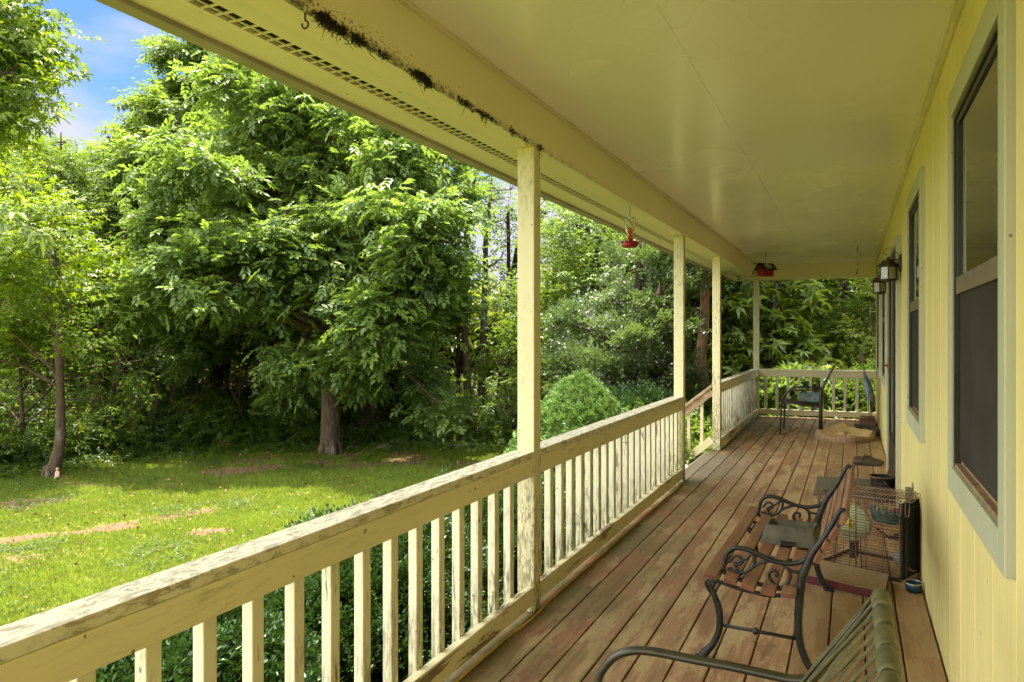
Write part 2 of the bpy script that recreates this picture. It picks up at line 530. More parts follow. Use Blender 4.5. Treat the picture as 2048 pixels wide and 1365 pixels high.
# ---- windows: (y0, y1, z0, z1) of the outer casing
WZ0, WZ1 = .79, 2.24
WINS = [(2.19, 3.41), (4.73, 5.88), (9.62, 10.82), (11.80, 13.05)]
DOOR = (6.95, 8.86, .02, 2.13)
holes = [(a + .095, b - .095, WZ0 + .095, WZ1 - .095) for a, b in WINS] + [(DOOR[0] + .06, DOOR[1] - .06, 0.0, DOOR[3] - .06)]
gr = 3.578
ys = [gr + .349 * k for k in range(-20, 34)]
wall = MB()
ymin, ymax = YN - .4, YF + PW + .1
def pane(mb, y0, y1, x0, x1, z0=-.03, z1=2.62):
    y0, y1 = max(y0, ymin), min(y1, ymax)
    if y1 <= y0: return
    cuts = sorted({y0, y1} | {h[i] for h in holes for i in (0, 1) if y0 < h[i] < y1})
    for a, b in zip(cuts[:-1], cuts[1:]):
        m = (a + b) / 2
        zs = [(z0, z1)]
        for h in holes:
            if h[0] < m < h[1]:
                zs = [(z0, h[2]), (h[3], z1)]
        for p, q in zs:
            if q - p > .01: mb.box((x0, a, p), (x1, b, q))
for a, b in zip(ys[:-1], ys[1:]):
    pane(wall, a + .0058, b - .0058, XW, XW + .012)
    hm = (a + b) / 2 + random.uniform(-.002, .002)
wall.build('siding_wall', M_WALL, house, bevel=.0015, seg=1)
wall = MB(); pane(wall, ymin, ymax, XW + .0121, XW + .02)
wall.build('siding_groove', M_GROOVE, house)
# the rest of the house, seen only from a step aside
shell = MB()
shell.box((XW + .13, ymin, -1.0), (7.5, ymax, 2.6))
shell.build('rear_walls', M_WALL, house)
fnd = MB(); fnd.box((XW + .021, ymin, -1.05), (XW + .12, ymax, -.035)); fnd.build('foundation', plain('block', (.3, .28, .25), .9), house)

# ---- ceiling, beams, soffit
ce = MB()
for ya, yb in zip([YN, 1.3, 3.74, 6.18, 8.62, 11.06, 13.5], [1.3, 3.74, 6.18, 8.62, 11.06, 13.5, YF]):
    ce.box((XR, ya + .0003, ZC), (-.6318, yb - .0003, ZC + .02)); ce.box((-.6306, ya + .0003, ZC), (XW, yb - .0003, ZC + .02))
ce.box((XR, YN, ZC + .0201), (XW, YF, ZC + .03))
ce.build('ceiling', M_CEIL, house)
cm = MB()
for y in (3.3, 5.75, 8.2, 10.6, 13.0): pass
# thin cover strips and wall moulding
cm.box((XW - .030, YN, ZC - .022), (XW - .0005, YF, ZC - .0005))
cm.box((XW - .018, YN, ZC - .034), (XW - .0005, YF, ZC - .0225))
cm.box((XR + .0005, YN, ZC - .014), (XR + .020, YF, ZC - .0005))
cm.build('ceiling_moulding', M_TRIM, house, bevel=.002)
bm_ = MB()
bm_.box((-1.552, YN, ZB), (XR, YF + PW, ZC + .03))
bm_.box((XR + .0005, YF, ZB + .0), (XW, YF + .10, ZC + .03))
bm_.build('porch_beam', M_BEAM, house, bevel=.003)
so = MB()
so.box((-1.643, YN, ZB + .004), (-1.5525, YF + .4, ZB + .016))
so.box((-1.845, YN, ZB + .004), (-1.705, YF + .4, ZB + .016))
so.box((-1.5525, YF + PW + .001, ZB + .004), (XW + .3, YF + .4, ZB + .016))
# louvred vent strip: two rows of slots
sy = YN
while sy < YF + .35:
    so.box((-1.7045, sy, ZB + .0045), (-1.6435, sy + .0085, ZB + .0085))
    sy += .056
so.box((-1.6765, YN, ZB + .0035), (-1.6715, YF + .4, ZB + .0080))
so.build('soffit', M_SOFFIT, house)
ve = MB(); ve.box((-1.707, YN, ZB + .020), (-1.641, YF + .4, ZB + .03)); ve.build('soffit_vent', M_VENT, house)
fa = MB()
fa.box((-1.895, YN, ZB - .012), (-1.8455, YF + .42, ZB + .17))
fa.box((-1.918, YN, ZB - .006), (-1.8955, YF + .43, ZB + .02))
fa.box((-1.912, YN, ZB + .0205), (-1.8955, YF + .43, ZB + .17))
fa.build('fascia', M_FASCIA, house, bevel=.004)
rf = MB()
def slab(x0, z0, x1, z1, t):
    vs = [(x0, YN - .6, z0), (x1, YN - .6, z1), (x1, YF + .55, z1), (x0, YF + .55, z0)]
    vs += [(x, y, z + t) for x, y, z in vs]
    rf.add(vs, [(0,3,2,1),(4,5,6,7),(0,1,5,4),(1,2,6,5),(2,3,7,6),(3,0,4,7)])
slab(-1.98, ZB + .172, 3.9, ZB + 2.2, .03)
slab(3.9, ZB + 2.2, 9.0, ZB + .35, .03)
rf.build('roof', M_ROOF, house)
sk = MB(); sk.box((-1.5525, YN, ZC + .035), (XW + .01, YN + .05, ZC + .20)); sk.build('roof_end_board', M_TRIM, house)

# ---- windows
def window(y0, y1):
    w = MB(); c = .095; t = .024
    z0, z1 = WZ0, WZ1
    w.box((XW - t, y0, z0), (XW + .01, y0 + c, z1))
    w.box((XW - t, y1 - c, z0), (XW + .01, y1, z1))
    w.box((XW - t, y0 + c + .0005, z1 - c), (XW + .01, y1 - c - .0005, z1))
    w.box((XW - t, y0 + c + .0005, z0), (XW + .01, y1 - c - .0005, z0 + c))
    wo = w.build('window', M_CASING, house, bevel=.003)
    a, b, p, q = y0 + c, y1 - c, z0 + c, z1 - c
    f = MB(); ft = .012
    f.box((XW - .014, a + .0005, p + .001), (XW + .075, a + ft, q - .001))
    f.box((XW - .014, b - ft, p + .001), (XW + .075, b - .0005, q - .001))
    f.box((XW - .013, a + ft, q - ft), (XW + .075, b - ft, q - .001))
    f.build('frame', M_FRAME, wo, bevel=.002)
    si = MB()
    for i in range(4):
        si.box((XW - .010 + i * .02, a + ft, p + .001), (XW + .008 + i * .02, b - ft, p + .012 + .006 * (i % 2) + i * .003))
    si.build('sill', M_SILLD, wo)
    zm = 1.535
    s1 = MB(); sw = .016
    s1.box((XW - .006, a + ft + .0005, zm + .0305), (XW + .02, a + ft + sw, q - ft - .0005))
    s1.box((XW - .006, b - ft - sw, zm + .0305), (XW + .02, b - ft - .0005, q - ft - .0005))
    s1.box((XW - .006, a + ft + sw + .0005, q - ft - .025), (XW + .02, b - ft - sw - .0005, q - ft - .001))
    s1.build('sash', M_SASH, wo, bevel=.002)
    s1 = MB(); s1.box((XW - .008, a + ft + .0005, zm - .03), (XW + .02, b - ft - .0005, zm + .03)); s1.build('meeting_rail', M_MEET, wo, bevel=.002)
    g = MB(); g.box((XW + .001, a + ft + sw + .0005, zm + .031), (XW + .008, b - ft - sw - .0005, q - ft - .0255)); g.build('glass', M_GLASS, wo)
    sc_ = MB(); sc_.box((XW + .004, a + ft + .001, p + .03), (XW + .010, b - ft - .001, zm - .0305)); sc_.build('screen', M_SCREEN, wo)
    for yy in (a + ft + .0005, b - ft - .009):
        s2 = MB(); s2.box((XW - .006, yy, p + .03), (XW + .0035, yy + .0085, zm - .031)); s2.build('screen_frame', M_FRAME, wo)
    bk = MB(); bk.box((XW + .076, a, p), (XW + .085, b, q)); bk.build('dark_room_sheet', M_VENT, wo)  # near-black sheet stands in for the dark room behind the pane
for a, b in WINS: window(a, b)
# ---- double storm door
dm = MB(); y0, y1, _, z1 = DOOR; c = .06
dm.box((XW - .038, y0, 0.0), (XW + .02, y0 + c, z1)); dm.box((XW - .038, y1 - c, 0.0), (XW + .02, y1, z1))
dm.box((XW - .038, y0 + c + .0005, z1 - c), (XW + .02, y1 - c - .0005, z1))
dro = dm.build('door_casing', M_CASING, house, bevel=.004)
th = MB(); th.box((XW - .03, y0 + c, .001), (XW + .1, y1 - c, .022)); th.build('threshold', M_FRAME, house)
mid = (y0 + y1) / 2
M_DOORPAINT = paint('door_paint', (.30, .27, .16), amt=.3)
for k, (a, b) in enumerate(((y0 + c + .002, mid - .002), (mid + .002, y1 - c - .002))):
    d_ = MB(); x0, x1 = XW - .020, XW + .012; st = .085
    d_.box((x0, a, .024), (x1, a + st, z1 - c - .003)); d_.box((x0, b - st, .024), (x1, b, z1 - c - .003))
    d_.box((x0, a + st + .0005, z1 - c - .11), (x1, b - st - .0005, z1 - c - .003)); d_.box((x0, a + st + .0005, .024), (x1, b - st - .0005, .42))
    do_ = d_.build('door', M_FRAME if k == 0 else M_FRAME, house, bevel=.003)
    g = MB(); g.box((XW - .008, a + st + .0005, .4205), (XW - .002, b - st - .0005, z1 - c - .1105)); g.build('glass', M_GLASS, do_)
    if k == 1:
        hd = MB()
        hy = b - .05
        hd.tube([(x0, hy, 1.06), (x0 - .03, hy, 1.06), (x0 - .055, hy - .002, 1.058)], .009, 8)
        hd.tube([(x0 - .05, hy - .035, 1.05), (x0 - .055, hy, 1.06), (x0 - .055, hy + .03, 1.07)], .010, 8)
        hd.box((x0 - .006, hy - .02, .98), (x0 - .0005, hy + .02, 1.14))
        hd.build('handle', plain('brass', (.22, .13, .04), .35, metal=.8), do_)
db = MB(); db.box((XW + .05, y0 + c, .0), (XW + .06, y1 - c, z1 - c)); db.build('door_back', M_VENT, house)

# ============================================================ POSTS (each bears on its own)
POSTS = [(P1, 'weathered cream porch post nearest the camera, behind the long rail'),
         (P2, 'weathered cream porch post on the near side of the porch steps'),
         (P3, 'weathered cream porch post on the far side of the porch steps with chipped foot'),
         (P4, 'cream porch post at the far corner under the red birdhouse'),
         (P1 - 3.8, 'cream porch post beside the camera at the start of the long rail')]
for y, lab in POSTS[:4]:
    p = MB(); p.box((XR - PW, y, 0.0), (XR, y + PW, ZB - .001))
    po = p.build('porch_post', M_POST, bevel=.004)
    props(po, lab, 'post', 'posts holding up the porch roof')
hp = MB(); hp.box((XW - .085, YF - .0, 0.0), (XW - .001, YF + .09, ZB - .001))

# ============================================================ RAILINGS
def railing(label, y0, y1, first=None, step=.177, mat_b=M_BALUSTER, along='y', x0=0, x1=0):
    r = thing('porch_railing', label, 'railing', (0, 0, 0), 0, 'railing sections around the porch')
    X = XR - .0015
    if along == 'y':
        c = MB(); c.box((X - .106, y0, .757), (X, y1, .789)); c.build('rail_cap', M_CAP, r, bevel=.003)
        t = MB(); t.box((X - .038, y0, .669), (X - .0008, y1, .7565)); t.build('top_rail', M_TRIM, r, bevel=.003)
        b = MB(); b.box((X - .038, y0, .040), (X - .0008, y1, .128)); b.build('bottom_rail', M_RAILBOT, r, bevel=.003)
        y = first
        while y > y0 + .02:
            q = MB(); tw = random.uniform(-.002, .002)
            q.box((X - .0385 - .036, y - .0, .045 + random.uniform(-.01, .01)), (X - .0385, y + .046, .756))
            q.build('baluster', mat_b, r, bevel=.003)
            y -= step
    else:
        Y = YF + .0015
        c = MB(); c.box((x0, Y, .757), (x1, Y + .106, .789)); c.build('rail_cap', M_TRIM, r, bevel=.003)
        t = MB(); t.box((x0, Y + .0008, .669), (x1, Y + .038, .7565)); t.build('top_rail', M_TRIM, r, bevel=.003)
        b = MB(); b.box((x0, Y + .0008, .040), (x1, Y + .038, .128)); b.build('bottom_rail', M_TRIM, r, bevel=.003)
        x = x0 + .085
        while x < x1 - .04:
            q = MB(); q.box((x, Y + .0385, .045), (x + .046, Y + .0745, .756)); q.build('baluster', M_BALUSTER, r, bevel=.003)
            x += .1745
    return r
railing('long near section of cream porch railing with badly peeling cap, left of the first post', -1.6, P1 - .001, 3.489, .1766)
railing('middle section of cream porch railing between the first and second posts, cap chipped', P1 + PW + .001, P2 - .001, P2 - .10, .177)
railing('far side section of porch railing beyond the steps with flaking white balusters', P3 + PW + .001, P4 - .001, P4 - .12, .172, M_BALUSTER_OLD)
railing('end section of porch railing across the far end behind the patio chair', 0, 0, along='x', x0=XR + .001, x1=XW - .001)

# ============================================================ STEPS and their rail
st = thing('porch_steps', 'grey wooden steps going down from the gap between two posts', 'steps')
for i in range(5):
    s_ = MB(); z = -.17 * (i + 1); x = -1.575 - .26 * i
    s_.box((x - .275, P2 + .10, z - .035), (x, P3 - .02, z)); s_.build('tread', M_BARE, st, bevel=.004)
for y in (P2 + .06, P3 - .018):
    s_ = MB(); s_.bar((-1.55, y, -.30), (-2.85, y, -1.12), .036, .22); s_.build('stringer', M_DARKWOOD, st)
def step_rail(label, y):
    r = thing('step_rail', label, 'handrail', (0, 0, 0), 0, 'handrails of the porch steps')
    sl = .80
    xs, xe = -1.53, -2.75
    def z(x, h): return h + (x + 1.53) * sl
    for nm, h, w, t, m in (('rail_cap', .757, .09, .032, M_BARE), ('top_rail', .690, .036, .088, M_BARE), ('bottom_rail', .115, .036, .088, M_TRIM)):
        q = MB(); q.bar((xs, y, z(xs, h)), (xe, y, z(xe, h)), w, t); q.build(nm, m, r, bevel=.003)
    x = -1.64
    while x > xe:
        q = MB(); q.box((x - .036, y + .019, z(x, .08)), (x, y + .055, z(x, .72))); q.build('baluster', M_TRIM, r)
        x -= .155
    q = MB(); q.box((xe - .09, y - .045, -1.05), (xe, y + .045, z(xe, .80))); q.build('end_post', M_BARE, r)
step_rail('bare weathered handrail sloping down from the post on the far side of the steps', P3 + .045)

# ============================================================ small fixtures on the house
def lamp(y, label):
    t = thing('porch_lantern', label, 'wall lamp', (XW, y, 1.85), 0, 'lanterns beside the double door'); t.scale = (.76, .76, .70)
    M = M_LBODY
    pl = MB(); pl.box((-.026, -.035, .005), (-.001, .035, .175)); pl.box((-.016, -.028, -.01), (-.0015, .028, .0048)); pl.box((-.016, -.028, .1752), (-.0015, .028, .19))
    pl.build('back_plate', M, t, bevel=.005)
    ar = MB()
    ar.tube([(-.02, 0, .13), (-.06, 0, .13), (-.125, 0, .13)], .0065, 8)
    ar.tube(smooth_path([(-.02, 0, .165), (-.045, 0, .20), (-.085, 0, .245), (-.12, 0, .255), (-.155, 0, .24), (-.168, 0, .215), (-.155, 0, .19), (-.13, 0, .182)]), .0030, 6)
    ar.tube(smooth_path([(-.024, 0, .09), (-.045, 0, .10), (-.06, 0, .08), (-.05, 0, .06), (-.04, 0, .07)]), .004, 6)
    ar.lathe([(.004, .16), (.010, .155), (.020, .13), (.012, .12)], (-.125, 0, 0), 10)
    ar.build('bracket', M, t)
    rp = MB()
    def ring(hw, z): return [(-.125 - hw, -hw, z), (-.125 + hw, -hw, z), (-.125 + hw, hw, z), (-.125 - hw, hw, z)]
    prof = [(.030, .125), (.038, .118), (.048, .095), (.072, .066), (.078, .062), (.078, .052), (.060, .048)]
    vs, fs = [], []
    for hw, z in prof: vs += ring(hw, z)
    for i in range(len(prof) - 1):
        for k in range(4): fs.append((i*4+k, (i+1)*4+k, (i+1)*4+(k+1)%4, i*4+(k+1)%4))
    fs += [(0, 1, 2, 3), tuple((len(prof)-1)*4+k for k in (3,2,1,0))]
    rp.add(vs, fs); rpo = rp.build('lamp_roof', M, t, bevel=.002)
    bs = MB(); bs.box((-.125 - .055, -.055, -.105), (-.125 + .055, .055, -.095)); bs.box((-.125 - .064, -.064, -.094), (-.125 + .064, .064, -.083)); bs.lathe([(.03, -.12), (.035, -.1052)], (-.125, 0, 0), 10)
    for a, b in ((-1,-1),(1,-1),(1,1),(-1,1)):
        bs.box((-.125 + a*.052 - .005, b*.052 - .005, -.0825), (-.125 + a*.052 + .005, b*.052 + .005, .0475))
    bso = bs.build('cage', M, t, bevel=.0015)
    gl = MB()
    gl.box((-.125 - .050, -.050, -.082), (-.125 + .050, .050, .047))
    go_ = gl.build('lamp_glass', M_LGLASS, t)
    R45 = Matrix.Translation((-.125, 0, 0)) @ Matrix.Rotation(math.radians(45), 4, 'Z') @ Matrix.Translation((.125, 0, 0)) @ Matrix.Diagonal((1, 1, 1, 1))
    for o_ in (rpo, bso, go_): o_.data.transform(R45)
    return t
M_LBODY = plain('lamp_bronze', (.038, .024, .014), .5, metal=.3, vary=.4, scale=30)
def lgl():
    t = NT('seeded_glass')
    n = t.noise(60, 3, .6)
    t.set(Base_Color=t.ramp(n, .35, .65, (.20, .195, .12), (.34, .335, .26)), Roughness=.18, Specular_IOR_Level=.7)
    t.bump(n, .3, .004)
    return t.m
M_LGLASS = lgl()
lamp(6.90, 'nearer bronze lantern with seeded glass, on the wall before the door')
lamp(8.98, 'farther bronze lantern, partly hidden, on the wall past the door')

# outlet
ot = thing('wall_outlet', 'grey outdoor outlet cover with smudges low on the yellow wall above the cage', 'outlet', (XW, 5.62, .36))
q = MB(); q.box((-.006, -.045, -.075), (-.0005, .045, .075)); q.build('cover_plate', plain('dirty_metal', (.20, .19, .13), .6, vary=.5, scale=30), ot, bevel=.002)
q = MB(); q.box((-.045, -.032, -.045), (-.0065, .032, .045)); q.build('plug_adapter', plain('grey_adapter', (.17, .165, .11), .6, vary=.4, scale=40), ot, bevel=.004)

# hooks in the ceiling
M_HOOK = plain('dark_hook', (.06, .035, .02), .5, metal=.5)
def hook(name, label, loc, drop=.05, r=.010, rad=.0022):
    x, y, z = loc
    q = MB()
    pts = [(0, 0, 0), (0, 0, -drop)] + [(r * math.sin(a), 0, -drop - r + r * math.cos(a)) for a in np.linspace(.3, 5.2, 12)]
    q.tube(pts, rad, 6); o = q.build(name, M_HOOK); o.location = loc
    props(o, label, 'hook'); return o
h1 = PD(1715, 492, 11.0)
hook('ceiling_hook', 'small dark hook alone in the ceiling near the far beam', (h1.x, 11.55, ZC), .035, .016, .004)
q = MB(); q.tube(smooth_path([(0, 0, .02), (.012, 0, .012), (.014, 0, -.004), (0, 0, -.012), (-.014, 0, -.03), (-.012, 0, -.05), (.0, 0, -.055), (.008, 0, -.04)]), .005, 6)
q.ball((-.006, 0, -.045), .013, 8, 6)
# it hangs on the end beam
hk = q.build('beam_hook', plain('red_hook', (.16, .03, .02), .5)); hk.location = (.075, YF - .016, 2.388); props(hk, 'small red hook on the end beam below the ceiling hook', 'hook')
q = MB(); q.box((-.028, -.006, -.004), (.028, 0, .004)); q.prism([(-.018, 0), (.018, 0), (0, .022)], -.012, -.0065, Matrix.Rotation(math.radians(90), 4, 'X'))
hk2 = q.build('beam_bracket', M_HOOK); hk2.location = (.085, YF - .0005, 2.487); props(hk2, 'tiny dark bracket at the top of the end beam between two hooks', 'bracket')
p = PD(618, 20, 1.98)
hook('beam_eye_hook', 'rusty screw hook under the eave beside the beam near the top of the photo', (-1.447, PD(617, 24, 2.32).y, ZB), .022, .011, .0028)

# nest and moss clumps along the lower edge of the beam
M_MOSS = plain('dark_moss', (.030, .020, .010), .95, vary=.6, scale=60)
def clump(label, px, py, px2, py2, n, droop):
    def on(px, py): # point on the beam lower inner edge for this pixel column
        d = F * (H - ZB) / (py - HOR); return PD(px, py, d).y
    ya, yb = on(px, py), on(px2, py2)
    q = MB()
    ctr = [(random.uniform(ya, yb), random.uniform(.08, .22) * abs(yb - ya)) for _ in range(4)]
    def ry():
        c_, w_ = random.choice(ctr); return min(max(random.gauss(c_, w_ * .6), min(ya, yb)), max(ya, yb))
    for i in range(n):
        y = ry(); u = abs(random.gauss(0, .35))
        cx, cz = XR + random.uniform(-.004, .012), ZB + random.gauss(.003, .009)
        L = random.uniform(.004, .014) * (1 + (random.random() < .12) * droop)
        a = random.uniform(0, 6.28); pts = [Vector((cx, y, cz))]
        for k in range(3):
            pts.append(pts[-1] + Vector((math.cos(a) * L * .30 + .001, math.sin(a) * L * .5, -L * random.uniform(-.25, .7))))
            a += random.uniform(-1, 1)
        pts = [Vector((max(v.x, XR + .001) if v.z > ZB - .003 else v.x, v.y, v.z)) for v in pts]
        q.tube(pts, [.0017, .0013, .0009, .0005], 4)
    for i in range(n // 7):
        y = ry()
        q.ball((XR + .003, y, ZB + random.uniform(-.002, .016)), random.uniform(.002, .0055), 6, 5, (1, 1.6, 1))
    o = q.build('nest_debris', M_MOSS); props(o, label, 'debris', 'old nest debris along the porch beam')
clump('thickest clump of dark nest debris hanging from the beam nearest the camera', 645, 30, 700, 62, 420, 2.2)
clump('long smear of dark nest debris on the beam between the two largest clumps', 715, 70, 780, 112, 160, 1.2)
clump('wide dark mossy clump on the beam, second thickest', 770, 108, 875, 165, 420, 1.6)
clump('small scattered debris on the beam halfway to the first post', 920, 195, 1000, 245, 150, 1.5)
clump('smallest debris bits on the beam right above the first post', 1030, 262, 1082, 300, 110, .6)
# ============================================================ GARDEN BENCH
BN, BF = 3.45, 4.62        # the two iron side frames
def cp(x, y): return (1400 + .3554 * x, 880 + .3553 * y)
def prof(pts, Y=BN, k=5):
    return [PY(*cp(*p), Y) for p in pts]
bench = thing('garden_bench', 'garden bench with red-brown wooden slats and scrolled black iron ends facing the railing', 'bench', (0, 0, 0))
def bench_frame(dy, dx=0.0):
    q = MB()
    sh = Vector((dx, dy, 0))
    def T(pts, r, k=5, n=8, flat=1.0):
        P = smooth_path([v + sh for v in prof(pts)], k)
        if isinstance(r, (list, tuple)):
            r = list(np.interp(np.linspace(0, 1, len(P)), np.linspace(0, 1, len(r)), r))
        q.tube(P, r, n, flat=flat)
    # rear post running from the top curl down to the rear foot
    T([(812, 450), (818, 410), (790, 398), (742, 478), (692, 560), (640, 628), (598, 715), (572, 790), (560, 900), (553, 1000), (556, 1100), (575, 1190), (608, 1265), (646, 1330)],
      [.008, .009, .009, .011, .012, .014, .017, .018, .017, .016, .015, .015, .015, .013], 5, 8)
    # front leg
    T([(48, 800), (78, 870), (103, 940), (112, 1010), (105, 1080), (72, 1150), (30, 1195), (2, 1240)],
      [.008, .012, .015, .015, .014, .014, .018, .020], 5, 8)
    # heart loop on top of the front leg
    T([(72, 880), (40, 830), (34, 795), (62, 788), (78, 808), (62, 828), (50, 815)], .006)
    T([(82, 880), (92, 840), (118, 805), (150, 790), (175, 795)], .006)
    # arm
    T([(600, 668), (560, 690), (500, 697), (430, 686), (370, 666), (300, 632), (240, 611), (188, 612), (152, 642), (140, 692), (134, 735), (150, 752), (172, 742), (176, 716)],
      [.009, .010, .0105, .0105, .0105, .0105, .0105, .010, .009, .008, .008, .007, .006, .005])
    # scrolls under the arm
    T([(165, 690), (195, 655), (228, 662), (236, 690), (212, 706), (190, 692)], .0062)
    T([(292, 640), (310, 664), (296, 716), (245, 748), (180, 736), (150, 722)], .0068)
    T([(292, 720), (345, 692), (420, 682), (482, 712), (508, 760), (492, 808), (450, 830), (410, 802), (388, 762), (406, 736), (436, 748), (428, 772)], .0068)
    T([(484, 712), (520, 740), (572, 750)], .0066)
    T([(236, 760), (200, 700), (262, 668), (300, 634)], .0055)
    # seat rail the slats are bolted to
    T([(60, 775), (112, 738), (170, 768), (240, 792), (330, 812), (430, 836), (560, 834)], [.010, .009, .009, .009, .009, .010, .012])
    T([(56, 790), (110, 800), (200, 832), (300, 858), (420, 878), (560, 862)], [.009, .008, .008, .008, .009, .010])
    # stretcher with its boss
    a, b = prof([(112, 1040), (556, 1122)]); a = a + sh; b = b + sh
    q.tube([a, b], .0075, 8)
    q.ball(tuple(a.lerp(b, .46)), .0145, 10, 7)
    # round pads on the floor
    for p_ in ((0, 1240), (650, 1335)):
        v = prof([p_])[0] + sh
        q.box((v.x - .022, v.y - .016, 0.0), (v.x + .022, v.y + .016, .012))
    return q
fr = bench_frame(0).build('side_frame', M_BLACKIRON, bench)
fr2 = fr.copy(); col.objects.link(fr2); fr2.parent = bench; fr2.location = (.02, BF - BN, 0)
sl0, sl1 = 3.345, 4.755
ends = [(1419.5, 1153.6, .056), (1458.6, 1164.5, .052), (1495, 1177, .055), (1535, 1188, .055), (1576, 1193, .055)]
pts = [PY(e[0], e[1], sl0) for e in ends]
for i, (v, e) in enumerate(zip(pts, ends)):
    a = pts[max(i - 1, 0)]; b = pts[min(i + 1, 4)]
    t = (b - a).normalized(); up = Vector((-t.z, 0, t.x))
    q = MB(); lift = up * .002
    off = Vector((.028, 0, 0))
    q.bar(v + lift, v + lift + off + Vector((0, sl1 - sl0, 0)), e[2], .022, up=up)
    s_ = q.build('seat_slat', M_SLAT, bench, bevel=.004)
    q = MB()
    q.bar(v + lift - Vector((0, .0012, 0)), v + lift + Vector((0, .0, 0)), e[2] - .006, .018, up=up)
    q.build('painted_end', M_SLATEND, s_)
bpx = [((762, 478), (706, 560)), ((705, 560), (668, 616)), ((662, 622), (624, 690))]
for i, (p1, p2) in enumerate(bpx):
    a = PY(*cp(*p1), sl0 + .03); b = PY(*cp(*p2), sl0 + .03)
    c = (a + b) / 2; t = (a - b).normalized(); w = (a - b).length * .86
    n = Vector((-t.z, 0, t.x))
    if n.x > 0: n = -n
    c = c - n * .016
    q = MB(); q.bar(c, c + Vector((.028, sl1 - sl0 - .05, 0)), w, .020, up=n)
    s_ = q.build('back_slat', M_SLAT, bench, bevel=.004)
    q = MB(); q.bar(c - Vector((0, .0012, 0)), c, w - .006, .016, up=n); q.build('painted_end', M_SLATEND, s_)
# the wide top board leaning outward behind the top curls
a = PY(*cp(812, 405), sl0 + .03); b = PY(*cp(764, 474), sl0 + .03)
c = (a + b) / 2; t = (a - b).normalized(); n = Vector((-t.z, 0, t.x)); n = -n if n.x > 0 else n
q = MB(); q.bar(c - n * .016, c - n * .016 + Vector((.028, sl1 - sl0 - .05, 0)), (a - b).length * .8, .02, up=n)
q.build('back_slat', M_SLAT, bench, bevel=.004)

# ---- grey dish on the bench
SEATZ = (pts[2].z + pts[3].z) / 2 + .014
dish = thing('feeding_dish', 'dusty grey rectangular plastic dish with a few leaves, on the bench seat', 'dish', (PY(1588, 1060, 4.12).x - .01, 4.14, SEATZ + .003), math.radians(-6))
def frust(q, hx0, hy0, z0, hx1, hy1, z1, hz=.006):
    # hollow flared tray
    def rr(hx, hy, z, r=.022, n=4):
        o = []
        for cx, cy, a0 in ((hx-r, hy-r, 0), (-hx+r, hy-r, 90), (-hx+r, -hy+r, 180), (hx-r, -hy+r, 270)):
            for k in range(n + 1):
                a = math.radians(a0 + 90 * k / n); o.append((cx + r*math.cos(a), cy + r*math.sin(a), z))
        return o
    rings = [rr(hx0, hy0, z0), rr(hx1, hy1, z1), rr(hx1 - .010, hy1 - .010, z1), rr(hx1 - .016, hy1 - .016, z1 - .045), rr(hx1 - .03, hy1 - .03, z1 - .05)]
    n = len(rings[0]); vs = [v for r in rings for v in r]; fs = []
    for i in range(len(rings) - 1):
        for k in range(n): fs.append((i*n+k, i*n+(k+1) % n, (i+1)*n+(k+1) % n, (i+1)*n+k))
    fs.append(tuple((len(rings)-1)*n + k for k in range(n)))
    q.add(vs, fs, True)
q = MB(); frust(q, .135, .098, .0, .112, .075, .088); q.build('bowl', M_PLAST, dish)
q = MB(); q.box((-.035, -.0985, .0), (.035, -.090, .022)); q.build('notch', M_VENT, dish)
M_LEAFDRY = plain('fallen_leaf', (.10, .14, .03), .6)
q = MB()
for (x, y, a) in ((-.055, .01, .3), (-.02, -.02, 1.4), (.03, .02, 2.2)):
    c_, s_ = math.cos(a), math.sin(a)
    q.add([(x - .03*c_, y - .03*s_, .045), (x + .012*s_, y - .012*c_, .056), (x + .035*c_, y + .035*s_, .072), (x - .012*s_, y + .012*c_, .058)], [(0, 1, 2), (0, 2, 3)])
q.build('leaves', M_LEAFDRY, dish)

# ============================================================ STRAP CHAIR in the foreground
chair = thing('strap_chair', 'patio chair in the near corner with olive vinyl straps woven over a bronze frame', 'chair', (0, 0, 0))
YA, YB_ = 1.885, 1.285
def cq(x, y): return (1180 + .3516 * x, 1130 + .3518 * y)
arm_px = [(40, 668), (72, 600), (130, 535), (200, 505), (290, 498), (400, 513), (600, 553), (800, 590), (1000, 633), (1150, 663)]
arm = [PY(*cq(*p), YA) for p in arm_px]
zA = .60
armp = []
for (px_, py_) in arm_px:
    v = PY(*cq(px_, py_), YA); armp.append(v)
TOP, MIDB, SEATB = Vector((.052, 0, .815)), Vector((-.085, 0, .612)), Vector((-.215, 0, .405))
def side(Y):
    q = MB()
    A = [Vector((v.x, Y, v.z)) for v in armp]
    leg = [Vector((A[0].x - .018, Y, A[0].z - .10)), Vector((A[0].x - .01, Y, .30)), Vector((A[0].x + .0, Y, .012))]
    P = smooth_path([leg[2], leg[1], leg[0]] + A + [Vector((MIDB.x + .01, Y, MIDB.z - .006))], 5)
    q.tube(P, .0135, 10, flat=.75)
    q.tube(smooth_path([Vector((SEATB.x - .02, Y, SEATB.z)), Vector((-.12, Y, .25)), Vector((-.02, Y, .012))], 5), .0125, 10)
    q.tube([Vector((A[0].x + .0, Y, .385)), Vector((SEATB.x, Y, SEATB.z))], .0115, 10)
    return q.build('side_frame', M_CHAIRTUBE, chair)
side(YA + .012); side(YB_ - .012)
bk = []
bk.append(Vector((SEATB.x, YA - .02, SEATB.z)))
bk.append(Vector((MIDB.x, YA - .02, MIDB.z)))
bk += [Vector((TOP.x - .028, YA - .022, TOP.z - .045)), Vector((TOP.x - .006, YA - .045, TOP.z - .008)), Vector((TOP.x, YA - .085, TOP.z))]
bk2 = [Vector((v.x, YA + YB_ - v.y, v.z)) for v in bk][::-1]
